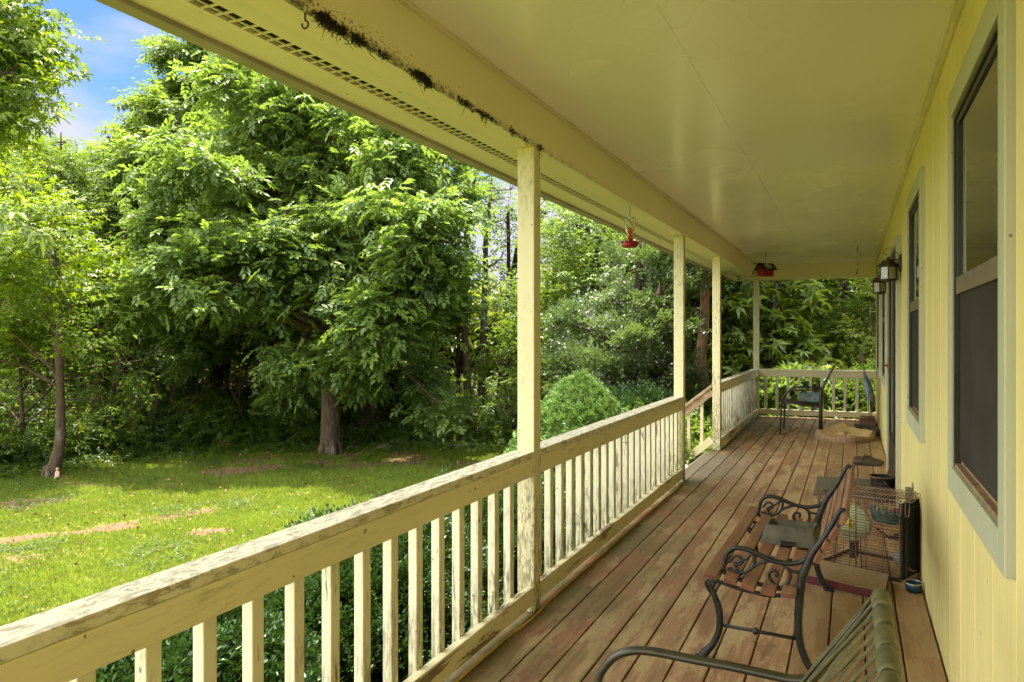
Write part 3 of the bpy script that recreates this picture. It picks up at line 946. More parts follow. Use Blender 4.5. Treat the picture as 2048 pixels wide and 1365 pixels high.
q = MB(); q.tube(smooth_path(bk + [Vector((TOP.x + .004, (YA + YB_) / 2, TOP.z + .002))] + bk2, 6), .0135, 12); q.build('back_frame', M_CHAIRTUBE, chair)
q = MB(); q.tube([Vector((SEATB.x, YA, SEATB.z)), Vector((SEATB.x, YB_, SEATB.z))], .012, 10)
q.tube([Vector((armp[0].x, YA, .385)), Vector((armp[0].x, YB_, .385))], .012, 10); q.build('seat_rail', M_CHAIRTUBE, chair)
def strap(a, b, w, lift, up, parent=chair, t=.0025):
    q = MB()
    n = 7
    P = [a.lerp(b, i / n) + up * (lift + .006 * math.sin(math.pi * i / n)) for i in range(n + 1)]
    for i in range(n): q.bar(P[i], P[i + 1] , w, t, up=up)
    return q
bdir = (TOP - SEATB).normalized(); bn = Vector((-bdir.z, 0, bdir.x))   # facing the sitter
if bn.x > 0: bn = -bn
sp = MB()
ncol = 5
yc = [YB_ + .075 + i * (YA - YB_ - .15) / (ncol - 1) for i in range(ncol)]
def onb(y, t): return Vector((SEATB.x, y, SEATB.z)).lerp(Vector((TOP.x, y, TOP.z)), t)
def clampy(y): return min(max(y, YB_ + .03), YA - .03)
for i, y in enumerate(yc):
    for k, (o_, sh) in enumerate(((-.032, -.17), (0, 0), (.032, .17))):
        sp = strap(onb(clampy(y + sh), 0), onb(y + o_, .985), .015, .006 + .0030 * k, bn)
        sp.build('strap', M_STRAP, chair)
for i, y in enumerate(yc):
    w = .102
    sp = MB(); P = [Vector((TOP.x + .003, y - w / 2 + w * k / 8, TOP.z + .001)) for k in range(9)]
    sp.tube(P, [.0150, .0178, .0186, .0190, .0192, .0190, .0186, .0178, .0150], 16)
    sp.build('strap_wrap', M_STRAP, chair)
yc = [YB_ + .05 + i * (YA - YB_ - .10) / 8 for i in range(9)]
sp = MB()
for i, y in enumerate(yc):
    a, b = Vector((armp[0].x, y, .395)), Vector((SEATB.x, y, SEATB.z + .012))
    sp.bar(a, b, .04, .003)
sp.build('seat_straps', M_STRAP, chair)

# ============================================================ WIRE CAGE and what is in it
cage = thing('wire_cage', 'rusty two-storey wire pet cage behind the bench, standing by the wall', 'cage', (.245, 4.93, 0.0), math.radians(-24))
CW, CD, CH = .47, .42, .43      # extends to -x, +y
def wires(parent, name, m, rects):
    q = MB()
    for (o_, u, v, nu, nv, r) in rects:
        o_, u, v = Vector(o_), Vector(u), Vector(v)
        for i in range(nu + 1): q.bar(o_ + u * i / nu, o_ + u * i / nu + v, r, r)
        for j in range(nv + 1): q.bar(o_ + v * j / nv, o_ + v * j / nv + u, r, r)
    return q.build(name, m, parent)
wires(cage, 'front_grille', M_WIRE, [((-CW, 0, .02), (CW, 0, 0), (0, 0, CH - .02), 5, 27, .0032)])
wires(cage, 'back_grille', M_WIRE, [((-CW, CD, .02), (CW, 0, 0), (0, 0, CH - .02), 5, 18, .0022)])
wires(cage, 'left_grille', M_WIRE, [((-CW, 0, .02), (0, CD, 0), (0, 0, CH - .02), 5, 18, .0022)])
wires(cage, 'top_grille', M_WIRE, [((-CW, 0, CH), (CW, 0, 0), (0, CD, 0), 26, 5, .0024)])
wires(cage, 'shelf_grille', M_WIRE, [((-CW, 0, .225), (CW, 0, 0), (0, CD, 0), 22, 4, .0024)])
q = MB(); q.box((.002, .0, .012), (.012, CD, CH + .002)); q.box((.0125, .02, .03), (.03, CD - .02, CH - .03)); q.build('side_panel', M_CAGESIDE, cage, bevel=.003)
q = MB(); q.box((-CW - .006, -.006, .0), (.001, .0, .018)); q.box((-CW - .006, CD, .0), (.001, CD + .006, .018)); q.box((-CW - .006, .0002, .0), (-CW, CD - .0002, .018)); q.build('base_rim', M_CAGESIDE, cage)
q = MB()
for x in (-CW, -CW * .52, -.003):
    q.bar((x, -.003, .02), (x, -.003, CH), .0055, .0055)
q.bar((-CW, -.003, .205), (0, -.003, .205), .005, .005)
q.build('cage_frame', M_WIRE, cage)
# lid tilted up with a row of hooks
lid = MB()
L0, L1 = Vector((-.30, -.012, CH + .012)), Vector((.065, -.012, CH + .018))
tilt = Vector((.0, .155, .028))
for i in range(19):
    a = L0.lerp(L1, i / 18); lid.bar(a, a + tilt, .0026, .0026)
for j in (0, .5, 1.0): lid.bar(L0 + tilt * j, L1 + tilt * j, .003, .003)
for i in range(5):
    x = -.13 + i * .043
    lid.tube([(x - .010, -.012, CH + .012), (x - .010, -.016, CH - .05), (x - .006, -.017, CH - .062), (x + .006, -.017, CH - .062), (x + .010, -.016, CH - .05), (x + .010, -.012, CH + .012)], .0018, 5)
lid.build('lid', plain('bright_wire', (.33, .24, .19), .45, metal=.4, vary=.3), cage)
# exercise wheel: fixed to the cage front
wh = MB(); wh.lathe([(.004, .0), (.098, .004), (.106, .012), (.106, .030), (.100, .034), (.004, .036)], (0, 0, 0), 36, M=Matrix.Translation((-.285, .022, .275)) @ Matrix.Rotation(math.radians(-90), 4, 'X'))
who = wh.build('exercise_wheel', plain('pale_green_plastic', (.46, .52, .30), .4, vary=.08), cage)
q = MB(); q.box((-.029, -.014, -.007), (.029, -.004, .007)); q.box((-.008, -.016, -.026), (.008, -.003, .026)); q.ball((0, -.012, 0), .012)
qo = q.build('hub', plain('yellow_plastic', (.62, .50, .02), .35, vary=.05), who, bevel=.003); qo.location = (-.292, .022, .275)
q = MB(); q.ball((-.06, .20, .085), .058, 16, 10, (1, 1, .85)); q.build('hanging_cup', plain('blue_grey_plastic', (.22, .25, .27), .35, vary=.15), cage)
q = MB(); q.box((-.10, .08, .205), (-.01, .30, .218)); q.bar((-.10, .1, .21), (-.17, .1, .25), .012, .006); q.box((-.33, .1, .05), (-.30, .16, .19)); q.build('ramp', M_CAGESIDE, cage)
q = MB(); q.ball((-.43, .09, .245), .040, 14, 8, (1.2, 1, .8)); q.build('food_cup', plain('white_cup', (.55, .52, .45), .4), cage)
# teal tray with rope toys sits on the shelf, seen through the lid hooks
mt = Matrix.Translation((.245, 4.93, 0)) @ Matrix.Rotation(math.radians(-24), 4, 'Z')
v = mt @ Vector((-.115, .115, .335))
tray = thing('teal_basin', 'teal plastic basin with rope toys in it, high inside the wire cage', 'basin', v, math.radians(-24))
q = MB(); q.lathe([(.062, -.045), (.085, -.035), (.098, .030), (.104, .034), (.096, .034), (.08, -.03), (.01, -.034)], (0, 0, 0), 28, 1.0, .7); q.build('bowl', plain('teal_plastic', (.035, .17, .15), .4, vary=.2), tray)
q = MB()
for i, (a, c0) in enumerate((( .2, 0), (1.3, 0), (2.4, 0))):
    q.tube(smooth_path([(-.05 + .03*i, -.02, .0), (-.045 + .03*i, -.03, .038), (-.02 + .03*i, -.02, .046), (-.01 + .03*i, .01, .03), (-.03 + .03*i, .03, .01)], 5), .007, 7)
q.build('rope', plain('lime_rope', (.32, .36, .05), .8), tray)
q = MB(); q.tube(smooth_path([(.02, -.03, .0), (.03, -.035, .040), (.055, -.02, .042), (.06, .01, .01)], 5), .009, 7); q.build('rope', plain('orange_rope', (.42, .20, .10), .8), tray)
q = MB(); q.ball((-.078, -.015, .030), .018); q.build('ball', plain('blue_ball', (.08, .13, .26), .4), tray)

# board in front of the cage
bd = MB()
c4 = [G(1612, 1150, .045), G(1770, 1186, .045), G(1777, 1150, .045), G(1642, 1121, .045)]
bd.add([(v.x, v.y, .004) for v in c4] + [(v.x, v.y, .044) for v in c4], [(0,1,5,4),(1,2,6,5),(2,3,7,6),(3,0,4,7),(0,3,2,1)])
bo = bd.build('low_platform', plain('maroon_paint', (.085, .014, .016), .6, vary=.3), None)
props(bo, 'low maroon edged platform with a tan carpet top lying in front of the cage', 'platform')
q = MB(); q.add([(v.x, v.y, .0442) for v in c4] + [(v.x, v.y, .048) for v in c4], [(0,1,5,4),(1,2,6,5),(2,3,7,6),(3,0,4,7),(4,5,6,7)])
q.build('carpet_top', plain('tan_carpet', (.27, .185, .095), .95, vary=.22, scale=60, bump=.6), bo)

# blue bowl and cord beside the cage
bl = thing('water_bowl', 'dark blue bowl with a grey rim squeezed between the cage and the wall', 'bowl', (.300, 4.78, .0))
q = MB(); q.lathe([(.030, .004), (.038, .005), (.045, .045), (.040, .048), (.033, .012), (.004, .01)], (0, 0, 0), 24, .95, 1.25); q.build('bowl', plain('navy_plastic', (.012, .035, .055), .35), bl)
q = MB(); q.lathe([(.0455, .044), (.047, .050), (.040, .052), (.039, .047)], (0, 0, 0), 24, .95, 1.25, closed=False); q.build('rim', plain('steel_rim', (.30, .30, .30), .3, metal=.8), bl)
q = MB(); q.tube(smooth_path([(.305, 5.55, .33), (.31, 5.35, .22), (.315, 5.2, .12), (.30, 5.05, .10), (.285, 4.98, .085), (.30, 4.93, .07), (.325, 4.98, .06), (.33, 5.1, .03), (.32, 5.2, .01)], 7), .0035, 6)
cdo = q.build('power_cord', plain('brown_cord', (.16, .07, .025), .5)); props(cdo, 'thin brown cord hanging from the wall outlet behind the cage', 'cord')

# ============================================================ pail, mat, shoes
pail = thing('pail', 'black metal pail with a wire handle standing by the wall before the door', 'pail', (.232, 7.27, 0.0))
q = MB()
q.lathe([(.004, .0), (.076, .0), (.082, .004), (.094, .196), (.098, .200), (.098, .206), (.091, .206), (.078, .02), (.004, .014)], (0, 0, 0), 28)
q.lathe([(.0905, .15), (.0925, .155), (.0905, .16)], (0, 0, 0), 28, closed=False)
q.build('bucket', plain('black_enamel', (.022, .021, .020), .4, vary=.6, scale=14), pail)
q = MB(); q.tube(smooth_path([(0, -.092, .185), (.03, -.10, .15), (.06, -.09, .12), (.085, -.06, .10), (.098, 0, .09), (.085, .06, .11), (.03, .10, .16), (0, .093, .185)], 5), .0022, 6)
q.build('handle', M_WIRE, pail)
q = MB(); q.lathe([(.0985, .198), (.1005, .203), (.0985, .208), (.0965, .203)], (0, 0, 0), 28, closed=False); q.build('rim', plain('rust_rim', (.16, .09, .05), .6), pail)
mm = MB()
for i in range(1): mm.box((-.305, 7.33, .0015), (.20, 8.27, .009))
mo = mm.build('door_mat', plain('grey_mat', (.115, .098, .058), .95, vary=.25, scale=80, bump=.8), bevel=.003); props(mo, 'flat grey-brown doormat before the double door', 'doormat')
M_SHOE = plain('shoe_leather', (.050, .036, .018), .65, vary=.3, scale=20)
M_SOLE = plain('shoe_sole', (.028, .022, .014), .8, vary=.3)
def shoe(label, loc, rz, s=1.0):
    """toe towards +x"""
    t = thing('shoe', label, 'shoe', loc, rz, 'pair of shoes')
    secs = [(-.135, .022, .062, .040), (-.125, .032, .070, .052), (-.09, .036, .072, .060), (-.045, .038, .068, .062), (.0, .041, .082, .040), (.05, .047, .060, .025), (.09, .049, .046, .015), (.12, .042, .037, .0), (.137, .026, .028, .0), (.143, .012, .018, .0)]
    n = 14; vs = []; fs = []
    for x, hw, h, o_ in secs:
        for k in range(n):
            a = math.pi * k / (n - 1)
            vs.append((x, math.cos(a) * hw * (1 - .12 * math.sin(a)), .014 + math.sin(a) ** .75 * (h - .014) if math.sin(a) > 0 else .014))
    for i in range(len(secs) - 1):
        for k in range(n - 1):
            if 1 <= i <= 2 and 4 <= k <= 8: continue        # the opening for the foot
            fs.append((i*n+k, (i+1)*n+k, (i+1)*n+k+1, i*n+k+1))
    fs.append(tuple(range(n))); fs.append(tuple(reversed([(len(secs)-1)*n + k for k in range(n)])))
    q = MB(); q.add(vs, fs, True); o = q.build('upper', M_SHOE, t)
    so_ = o.modifiers.new('s', 'SOLIDIFY'); so_.thickness = .004
    q = MB(); pl = [(x, hw + .004) for x, hw, _, _ in secs] + [(x, -hw - .004) for x, hw, _, _ in reversed(secs)]
    q.prism(pl, 0.0, .016); q.build('sole', M_SOLE, t, bevel=.003)
    q = MB(); q.box((-.115, -.025, .0165), (-.035, .025, .022)); q.build('insole', M_VENT, t)
    q = MB(); q.tube(smooth_path([(-.045, -.036, .052), (-.035, -.02, .085), (-.03, 0, .093), (-.035, .02, .085), (-.045, .036, .052)], 4), .008, 7); q.build('tongue', M_SHOE, t)
    return t
shoe('nearer brown slip-on shoe of the pair lying on the deck by the door', (.145, 9.22, 0), math.radians(-3))
shoe('farther brown slip-on shoe, mostly hidden behind the nearer one', (.165, 9.36, 0), math.radians(3))

# ============================================================ PET BED and clutter in the far corner
def petbed():
    t = thing('pet_bed', 'sagging plaid pet bed with tan fleece lining on the deck', 'pet bed', (-.085, 11.42, 0.0), math.radians(4))
    n = 64
    def prof_(a):
        back = max(0, math.sin(a)); lump = 1 + .16 * math.sin(3 * a + .5) + .10 * math.sin(5 * a + 2)
        w = .115 * lump; hr = (.085 + .06 * back) * (1 + .18 * math.sin(4 * a + 1)); ox = .375 + .03 * math.sin(2 * a + 1) + .012 * math.sin(9 * a); oy = .50 + .03 * math.sin(3 * a)
        return w, hr, ox, oy
    out_r = [(0, 0), (.03, .30), (.05, .62), (-.02, .90), (-.30, 1.06)]            # outside wall up to the crest
    in_r = [(-.30, 1.05), (-.62, 1.04), (-.95, .82), (-1.35, .55), (-2.0, .46), (-2.9, .44)]
    def ring_mesh(prof, close):
        vs, fs = [], []
        for i in range(n):
            a = 2 * math.pi * i / n; w, hr, ox, oy = prof_(a)
            for u_, h_ in prof:
                wr = 1 + .03 * math.sin(17 * a + 5 * h_)
                vs.append(((ox + u_ * w) * wr * math.cos(a), (oy + u_ * w) * wr * math.sin(a), max(.002, hr * h_ + .006 * math.sin(13 * a + 6 * h_) * (h_ > .1))))
        m = len(prof)
        for i in range(n):
            for k in range(m - 1): fs.append((i*m+k, ((i+1) % n)*m+k, ((i+1) % n)*m+k+1, i*m+k+1))
        if close:
            vs.append((0, 0, .046)); c_ = len(vs) - 1
            for i in range(n): fs.append((i*m+m-1, ((i+1) % n)*m+m-1, c_))
        return vs, fs
    vs, fs = ring_mesh(out_r, False)
    q = MB(); q.add(vs, fs, True)
    p = NT('plaid_fabric'); ck = p.sep()
    an = p.math('ARCTAN2', ck['Y'], ck['X'])
    s1 = p.math('GREATER_THAN', p.math('SINE', p.math('MULTIPLY', an, 46.0)), .55)
    s2 = p.math('GREATER_THAN', p.math('SINE', p.math('MULTIPLY', ck['Z'], 210.0)), .45)
    c = p.mix(p.noise(7, 5), (.22, .135, .08), (.34, .23, .13))
    c = p.mix(p.math('MULTIPLY', s1, .25), c, (.06, .022, .018)); c = p.mix(p.math('MULTIPLY', s2, .2), c, (.30, .22, .12))
    p.set(Base_Color=c, Roughness=.95); p.bump(p.noise(60, 4), .4, .01)
    q.build('bolster', p.m, t)
    vs, fs = ring_mesh(in_r, True)
    q = MB(); q.add(vs, fs, True); q.build('lining', plain('tan_fleece', (.44, .31, .14), .95, vary=.18, scale=7, bump=.4), t)
petbed()
[o for o in bpy.data.objects if o.name == 'pet_bed'][0].scale = (.90, .88, .95)
# stack of folded things behind the bed by the wall
pb = MB()
q = MB(); q.box((.10, 12.95, .0), (.335, 13.85, .055)); q.box((.12, 13.35, .056), (.33, 13.95, .085))
bx = q.build('plant_board', plain('brown_board', (.17, .075, .035), .8, vary=.35), bevel=.004); props(bx, 'reddish brown boards under the metal heron in the far corner', 'board')
q = MB(); q.tube(smooth_path([(.03, 12.62, .045), (.12, 12.6, .05), (.20, 12.45, .06), (.27, 12.25, .06), (.315, 12.05, .05)], 6), [.035]*6 + [.045]*12 + [.04]*7, 12, flat=.9)
rg = q.build('rolled_rug', plain('grey_green_cloth', (.085, .075, .045), .95, vary=.3, scale=14, bump=.5)); props(rg, 'rolled grey-green cloth behind the pet bed against the wall', 'rug')
q = MB(); q.box((.235, 11.86, .003), (.335, 12.08, .030)); q.box((.235, 11.86, .034), (.335, 12.08, .062)); q.box((.24, 11.87, .0305), (.33, 12.07, .0335))
bx2 = q.build('dark_case', plain('black_case', (.018, .015, .016), .5), bevel=.004); props(bx2, 'small black case on the deck between pet bed and wall', 'case')
q = MB(); q.tube([G(1562, 868.5, .006), G(1580, 863, .006), G(1595.5, 855, .006)], [.010, .008, .005], 6)
sk_ = q.build('stick', plain('pale_stick', (.36, .26, .14), .8)); props(sk_, 'thin pale stick lying on the deck under the far patio chair', 'stick')

# ============================================================ FAR PATIO CHAIR
fc = thing('patio_chair', 'dark metal patio chair with sling seat before the far railing', 'chair', (0, 0, 0))
def cr(x, y): return (1540 + .1245 * x, 720 + .1245 * y)
YC, YD = 11.60, 12.22
M_SLING = plain('brown_sling', (.062, .045, .028), .7, vary=.3, scale=50, bump=.3)
def fcside(Y):
    q = MB(); P = lambda L: [Vector((PY(*cr(*p), YC).x, Y, PY(*cr(*p), YC).z)) for p in L]
    A = P([(165, 1200), (172, 1000), (184, 720), (200, 618), (258, 540), (340, 494), (450, 487), (640, 490), (862, 497)])
    A[0].z = .004
    q.tube(smooth_path(A, 5), .0125, 8)
    B = P([(800, 1232), (800, 900), (815, 500), (840, 472)]); B[0].z = .004
    q.tube(B, .0165, 8)
    D = P([(190, 690), (460, 715), (800, 765)]); q.tube(D, .0115, 8)
    E = P([(826, 490), (905, 330), (985, 180), (1018, 122)]); q.tube(smooth_path(E, 4), .014, 8)
    q.build('side_frame', M_CHAIRTUBE, fc)
    return D, E
D, E = fcside(YC); fcside(YD)
dv = Vector((0, YD - YC, 0))
q = MB(); q.tube([E[-1], E[-1] + dv], .014, 8); q.tube([D[0], D[0] + dv], .012, 8); q.tube([D[-1], D[-1] + dv], .012, 8); q.build('cross_rails', M_CHAIRTUBE, fc)
q = MB(); q.bar(D[0] + dv/2 + Vector((0,0,.008)), D[1] + dv/2 + Vector((0,0,.004)), YD - YC - .02, .006); q.bar(D[1] + dv/2 + Vector((0,0,.004)), D[-1] + dv/2 + Vector((0,0,.006)), YD - YC - .02, .006); q.build('sling_seat', M_SLING, fc)
q = MB()
for a, b in zip(E[:-1], E[1:]): q.bar(a + dv/2 , b + dv/2, YD - YC - .02, .030, up=(1, 0, .3))
q.build('sling_back', M_SLING, fc)
# painted tin box on its seat
def tin():
    t = NT('patina_tin'); n = t.noise(9, 8, .7)
    c = t.mix(t.ramp(n, .40, .55), (.05, .065, .03), (.13, .21, .24)); c = t.mix(t.ramp(t.noise(16, 6, .7), .56, .62), c, (.12, .06, .03))
    t.set(Base_Color=c, Roughness=.6); return t.m
a, b = PY(*cr(458, 690), YC), PY(*cr(792, 712), YC)
tb = thing('tin_box', 'weathered blue-green tin planter box on the far chair', 'tin box', (a.x, YC + .10, a.z + .012))
L = b.x - a.x; hh = PY(*cr(458, 562), YC).z - a.z
q = MB(); q.box((0, 0, .012), (L, .004, hh)); q.box((0, .30, .012), (L, .304, hh)); q.box((0, .0045, .012), (.004, .2995, hh)); q.box((L - .004, .0045, .012), (L, .2995, hh)); q.box((0, 0, .004), (L, .304, .0115))
q.build('box', tin(), tb, bevel=.001)
q = MB(); q.bar((-.006, -.004, .004), (-.006, -.004, hh + .05), .010, .006); q.build('corner_strip', M_WIRE, tb)
for px_ in (520, 725):
    v = PY(*cr(px_, 775), YC)
    q = MB(); q.tube([(math.cos(u) * .013, -.012, math.sin(u) * .018) for u in np.linspace(0, 6.28, 13)], .0035, 6)
    o = q.build('ring', plain('pale_blue_clip', (.20, .30, .36), .5, metal=.3), tb); o.location = (v.x - a.x, -.11, v.z - a.z - .012)

# ============================================================ HERON
hx, hy, hz = .215, 13.50, .087
heron = thing('heron_statue', 'blue-grey sheet metal heron statue standing with its beak up', 'statue', (hx, hy, hz))
def hp_(x, y): return PY(1700 + x * .1172, 690 + y * .1172, hy) - Vector((hx, hy, hz))
def hpl(L, dy=0.0): return [hp_(*p) + Vector((0, dy, 0)) for p in L]
q = MB()
body = [(192, 128), (198, 150), (206, 190), (218, 250), (228, 320), (234, 400), (242, 470), (262, 545), (292, 620), (322, 700), (345, 770), (368, 850), (388, 920), (388, 980)]
P = smooth_path(hpl(body), 4)
rr = list(np.interp(np.linspace(0, 1, len(P)), np.linspace(0, 1, 14), [.007, .015, .016, .013, .012, .013, .017, .030, .045, .052, .052, .043, .026, .006]))
q.tube(P, rr, 12, flat=.8)
hb = q.build('body', plain('blue_grey_tin', (.16, .20, .25), .5, metal=.15, vary=.5, scale=16), heron)
q = MB(); q.tube(hpl([(155, 62), (175, 100), (195, 140)]), [.0015, .005, .008], 8); q.build('beak', plain('dark_beak', (.05, .05, .05), .5), heron)
q = MB()
for L_ in ([(205, 150), (240, 215), (295, 285)], [(210, 150), (232, 220), (268, 275)], [(190, 165), (178, 215), (182, 280)], [(196, 168), (188, 225), (190, 270)]):
    q.tube(hpl(L_), [.009, .010, .004], 6)
q.build('crest', plain('tan_crest', (.34, .23, .11), .6), heron)
def wing(L, dy, m, nm):
    V = hpl(L, dy); q = MB(); n = len(V)
    q.add([tuple(v) for v in V] + [tuple(v + Vector((0, .006, 0))) for v in V], [tuple(range(n)), tuple(range(2*n-1, n-1, -1))] + [(i, (i+1) % n, n + (i+1) % n, n + i) for i in range(n)])
    q.build(nm, m, heron)
wing([(222, 560), (260, 600), (300, 680), (320, 760), (315, 850), (300, 930), (278, 900), (255, 790), (232, 670)], -.055, plain('light_blue_tin', (.34, .46, .60), .45, metal=.1, vary=.3, scale=20), 'wing')
wing([(300, 575), (350, 610), (380, 720), (415, 850), (425, 950), (385, 1050), (365, 960), (375, 850), (352, 730)], .045, plain('grey_tin', (.16, .21, .24), .45, metal=.2, vary=.4, scale=20), 'wing')
for L_ in ([(312, 840), (310, 950), (318, 1080), (330, 1225)], [(345, 860), (345, 980), (352, 1100), (368, 1225)]):
    q = MB(); V = hpl(L_); V[-1].z = .0; q.tube(V, [.009, .006, .005, .005], 7); q.build('leg', plain('rust_leg', (.055, .032, .022), .6), heron)
q = MB(); v = hp_(345, 1225); q.box((v.x - .09, -.06, -.001), (v.x + .05, .06, .008)); q.build('foot_plate', plain('rust_plate', (.05, .03, .02), .7), heron)

# ============================================================ CORD along the rail
cd = [G(870, 1385, .01), G(1000, 1278, .01), G(1064, 1236, .012), G(1100, 1200, .01), G(1150, 1155, .01), G(1200, 1112, .01), G(1262, 1052, .01), G(1310, 1008, .01), G(1352, 975, .01)]
cd = [G(560, 1640, .01)] + cd
cd = [Vector((max(v.x, XR + .012), v.y, .008)) for v in cd]
cd.append(Vector((-1.46, 7.35, .008)))
q = MB(); q.tube(smooth_path(cd, 8), .0062, 7)
o = q.build('extension_cord', plain('dirty_yellow_cord', (.38, .245, .045), .55, vary=.35, scale=6)); props(o, 'dirty yellow extension cord lying along the foot of the railing', 'cord')

# ============================================================ HUMMINGBIRD FEEDER
fpos = Vector((-1.492, 5.68, 0))
v = PY(1260, 436, 5.68)
fx = v.x; fz = v.z
fd = thing('hummingbird_feeder', 'hummingbird feeder with amber nectar and a red flower base hanging from the beam', 'bird feeder', (fx, 5.68, fz))
M_AMBER = NT('nectar'); M_AMBER.set(Base_Color=(.85, .26, .02), Roughness=.05, Transmission_Weight=.75, IOR=1.33); M_AMBER = M_AMBER.m
M_CLEAR = NT('clear_bottle'); M_CLEAR.set(Base_Color=(.93, .92, .84), Roughness=.06, Transmission_Weight=.92, IOR=1.05); M_CLEAR = M_CLEAR.m
M_RED = plain('red_plastic', (.24, .010, .012), .3, vary=.15)
q = MB(); q.lathe([(.038, .000), (.0415, -.010), (.036, -.070), (.0335, -.078)], (0, 0, 0), 20, closed=False)
q.add([(math.cos(2*math.pi*k/20)*.038, math.sin(2*math.pi*k/20)*.038, 0.0) for k in range(20)], [tuple(range(20))])
q.build('bottle', M_CLEAR, fd)
q = MB(); q.lathe([(.0335, -.0785), (.030, -.108), (.018, -.112), (.017, -.130), (.027, -.134), (.029, -.146), (.020, -.150), (.022, -.160)], (0, 0, 0), 20); q.build('nectar', M_AMBER, fd)
q = MB(); q.lathe([(.024, -.128), (.028, -.130), (.024, -.134)], (0, 0, 0), 20); q.lathe([(.022, -.158), (.030, -.170), (.052, -.178), (.058, -.186), (.055, -.202), (.046, -.212), (.040, -.214)], (0, 0, 0), 24)
for k in range(6):
    a = 2 * math.pi * k / 6 + .3
    q.lathe([(.004, -.186), (.011, -.176), (.014, -.170), (.004, -.168)], (math.cos(a) * .056, math.sin(a) * .056, 0), 8)
q.build('base', M_RED, fd)
q = MB(); zt = ZB - fz
q.tube(smooth_path([(0, 0, 0), (0, 0, .012), (.004, 0, .022), (-.004, 0, .034), (0, 0, .045), (.006, 0, .055), (.004, 0, zt - .03), (0, 0, zt - .01), (0, 0, zt)], 4), .002, 6); q.build('hanger', M_HOOK, fd)

# ============================================================ BIRDHOUSE
by = 11.9
c0 = PY(1531, 540, by)
bh = thing('birdhouse', 'little red barn birdhouse with black lettered roof hanging from the ceiling', 'birdhouse', (c0.x, by, c0.z), math.radians(44))
hw, hd, hh0, hh1 = .098, .056, -.092, .040      # long axis = x, the long side faces the camera
M_BRED = plain('barn_red', (.22, .012, .010), .5, vary=.2, scale=20); M_BROOF = plain('barn_roof_black', (.022, .018, .012), .6, vary=.3)
q = MB(); q.prism([(-hd, hh0), (hd, hh0), (hd, .012), (0, .078), (-hd, .012)], -hw, hw, Matrix(((0,0,1,0),(1,0,0,0),(0,1,0,0),(0,0,0,1))))
q.build('walls', M_BRED, bh, bevel=.002)
q = MB()
for s_ in (-1, 1):
    a = Vector((0, 0, .088)); b = Vector((0, s_ * .088, -.010))
    d_ = (b - a); nrm = Vector((0, -d_.z * s_, d_.y * s_)).normalized() * .006
    q.add([(-hw - .035, a.y, a.z), (hw + .035, a.y, a.z), (hw + .035, b.y, b.z), (-hw - .035, b.y, b.z)] + [(-hw - .035, a.y + nrm.y, a.z + abs(nrm.z)), (hw + .035, a.y + nrm.y, a.z + abs(nrm.z)), (hw + .035, b.y + nrm.y, b.z + abs(nrm.z)), (-hw - .035, b.y + nrm.y, b.z + abs(nrm.z))],
          [(0,1,2,3),(7,6,5,4),(0,4,5,1),(1,5,6,2),(2,6,7,3),(3,7,4,0)])
rfo = q.build('roof', M_BROOF, bh)
M_LET = plain('white_lettering', (.62, .62, .50), .6, vary=.1)
sl_ = math.atan2(.098, .088)
for txt, off, sz in (('SEE', .024, .028), ('ROCK', .056, .042), ('CITY', .092, .042)):
    cu = bpy.data.curves.new('lettering', 'FONT'); cu.body = txt; cu.size = sz; cu.align_x = 'CENTER'; cu.align_y = 'CENTER'; cu.extrude = .0006; cu.offset = .0012
    cu.materials.append(M_LET)
    to = bpy.data.objects.new('t', cu); col.objects.link(to)
    dg = bpy.context.evaluated_depsgraph_get(); dg.update()
    lm_ = bpy.data.meshes.new_from_object(to.evaluated_get(dg)); bpy.data.objects.remove(to)
    o = bpy.data.objects.new('lettering', lm_); link(o, rfo)
    dirn = Vector((0, -.088, -.098)).normalized()
    p_ = Vector((.012, 0, .088)) + dirn * off + Vector((0, -.098, .088)).normalized() * .0085
    o.location = p_; o.rotation_euler = (sl_, 0, 0)
q = MB(); Mx = Matrix.Translation((-hw - .0005, 0, .0)) @ Matrix.Rotation(math.radians(-90), 4, 'Y')
q.lathe([(.017, .0), (.017, .002)], (0, 0, 0), 14, M=Mx); q.lathe([(.010, .0), (.010, .002)], (-.055, 0, 0), 12, M=Mx); q.build('entrance_hole', M_VENT, bh)
q = MB(); q.tube([(-hw, 0, -.030), (-hw - .035, 0, -.030)], .004, 6); q.build('perch', M_BROOF, bh)
q = MB(); zt = ZC - c0.z
q.tube([(-.012, 0, .094), (0, 0, .118), (.012, 0, .094)], .0015, 5); q.tube(smooth_path([(0, 0, .118), (.004, 0, .124), (0, 0, .132), (0, 0, zt)], 4), .003, 6); q.build('hanger', M_HOOK, bh)

# bell of the chime hung outside the second post
v = PD(1373, 578, 8.2)
ch = thing('wind_bell', 'small dark bell hanging beyond the post at the steps', 'bell', (-1.70, 7.72, PY(1373, 578, 7.72).z))
q = MB(); q.lathe([(.004, .05), (.012, .045), (.018, .01), (.045, -.045), (.05, -.055), (.04, -.05)], (0, 0, 0), 18, closed=False); q.build('bell', M_HOOK, ch)
q = MB(); q.tube([(0, 0, .05), (0, 0, ZB - ch.location.z + .004)], .0012, 5); q.tube([(0, 0, .02), (0, 0, -.07)], .002, 5); q.build('cord', M_HOOK, ch)

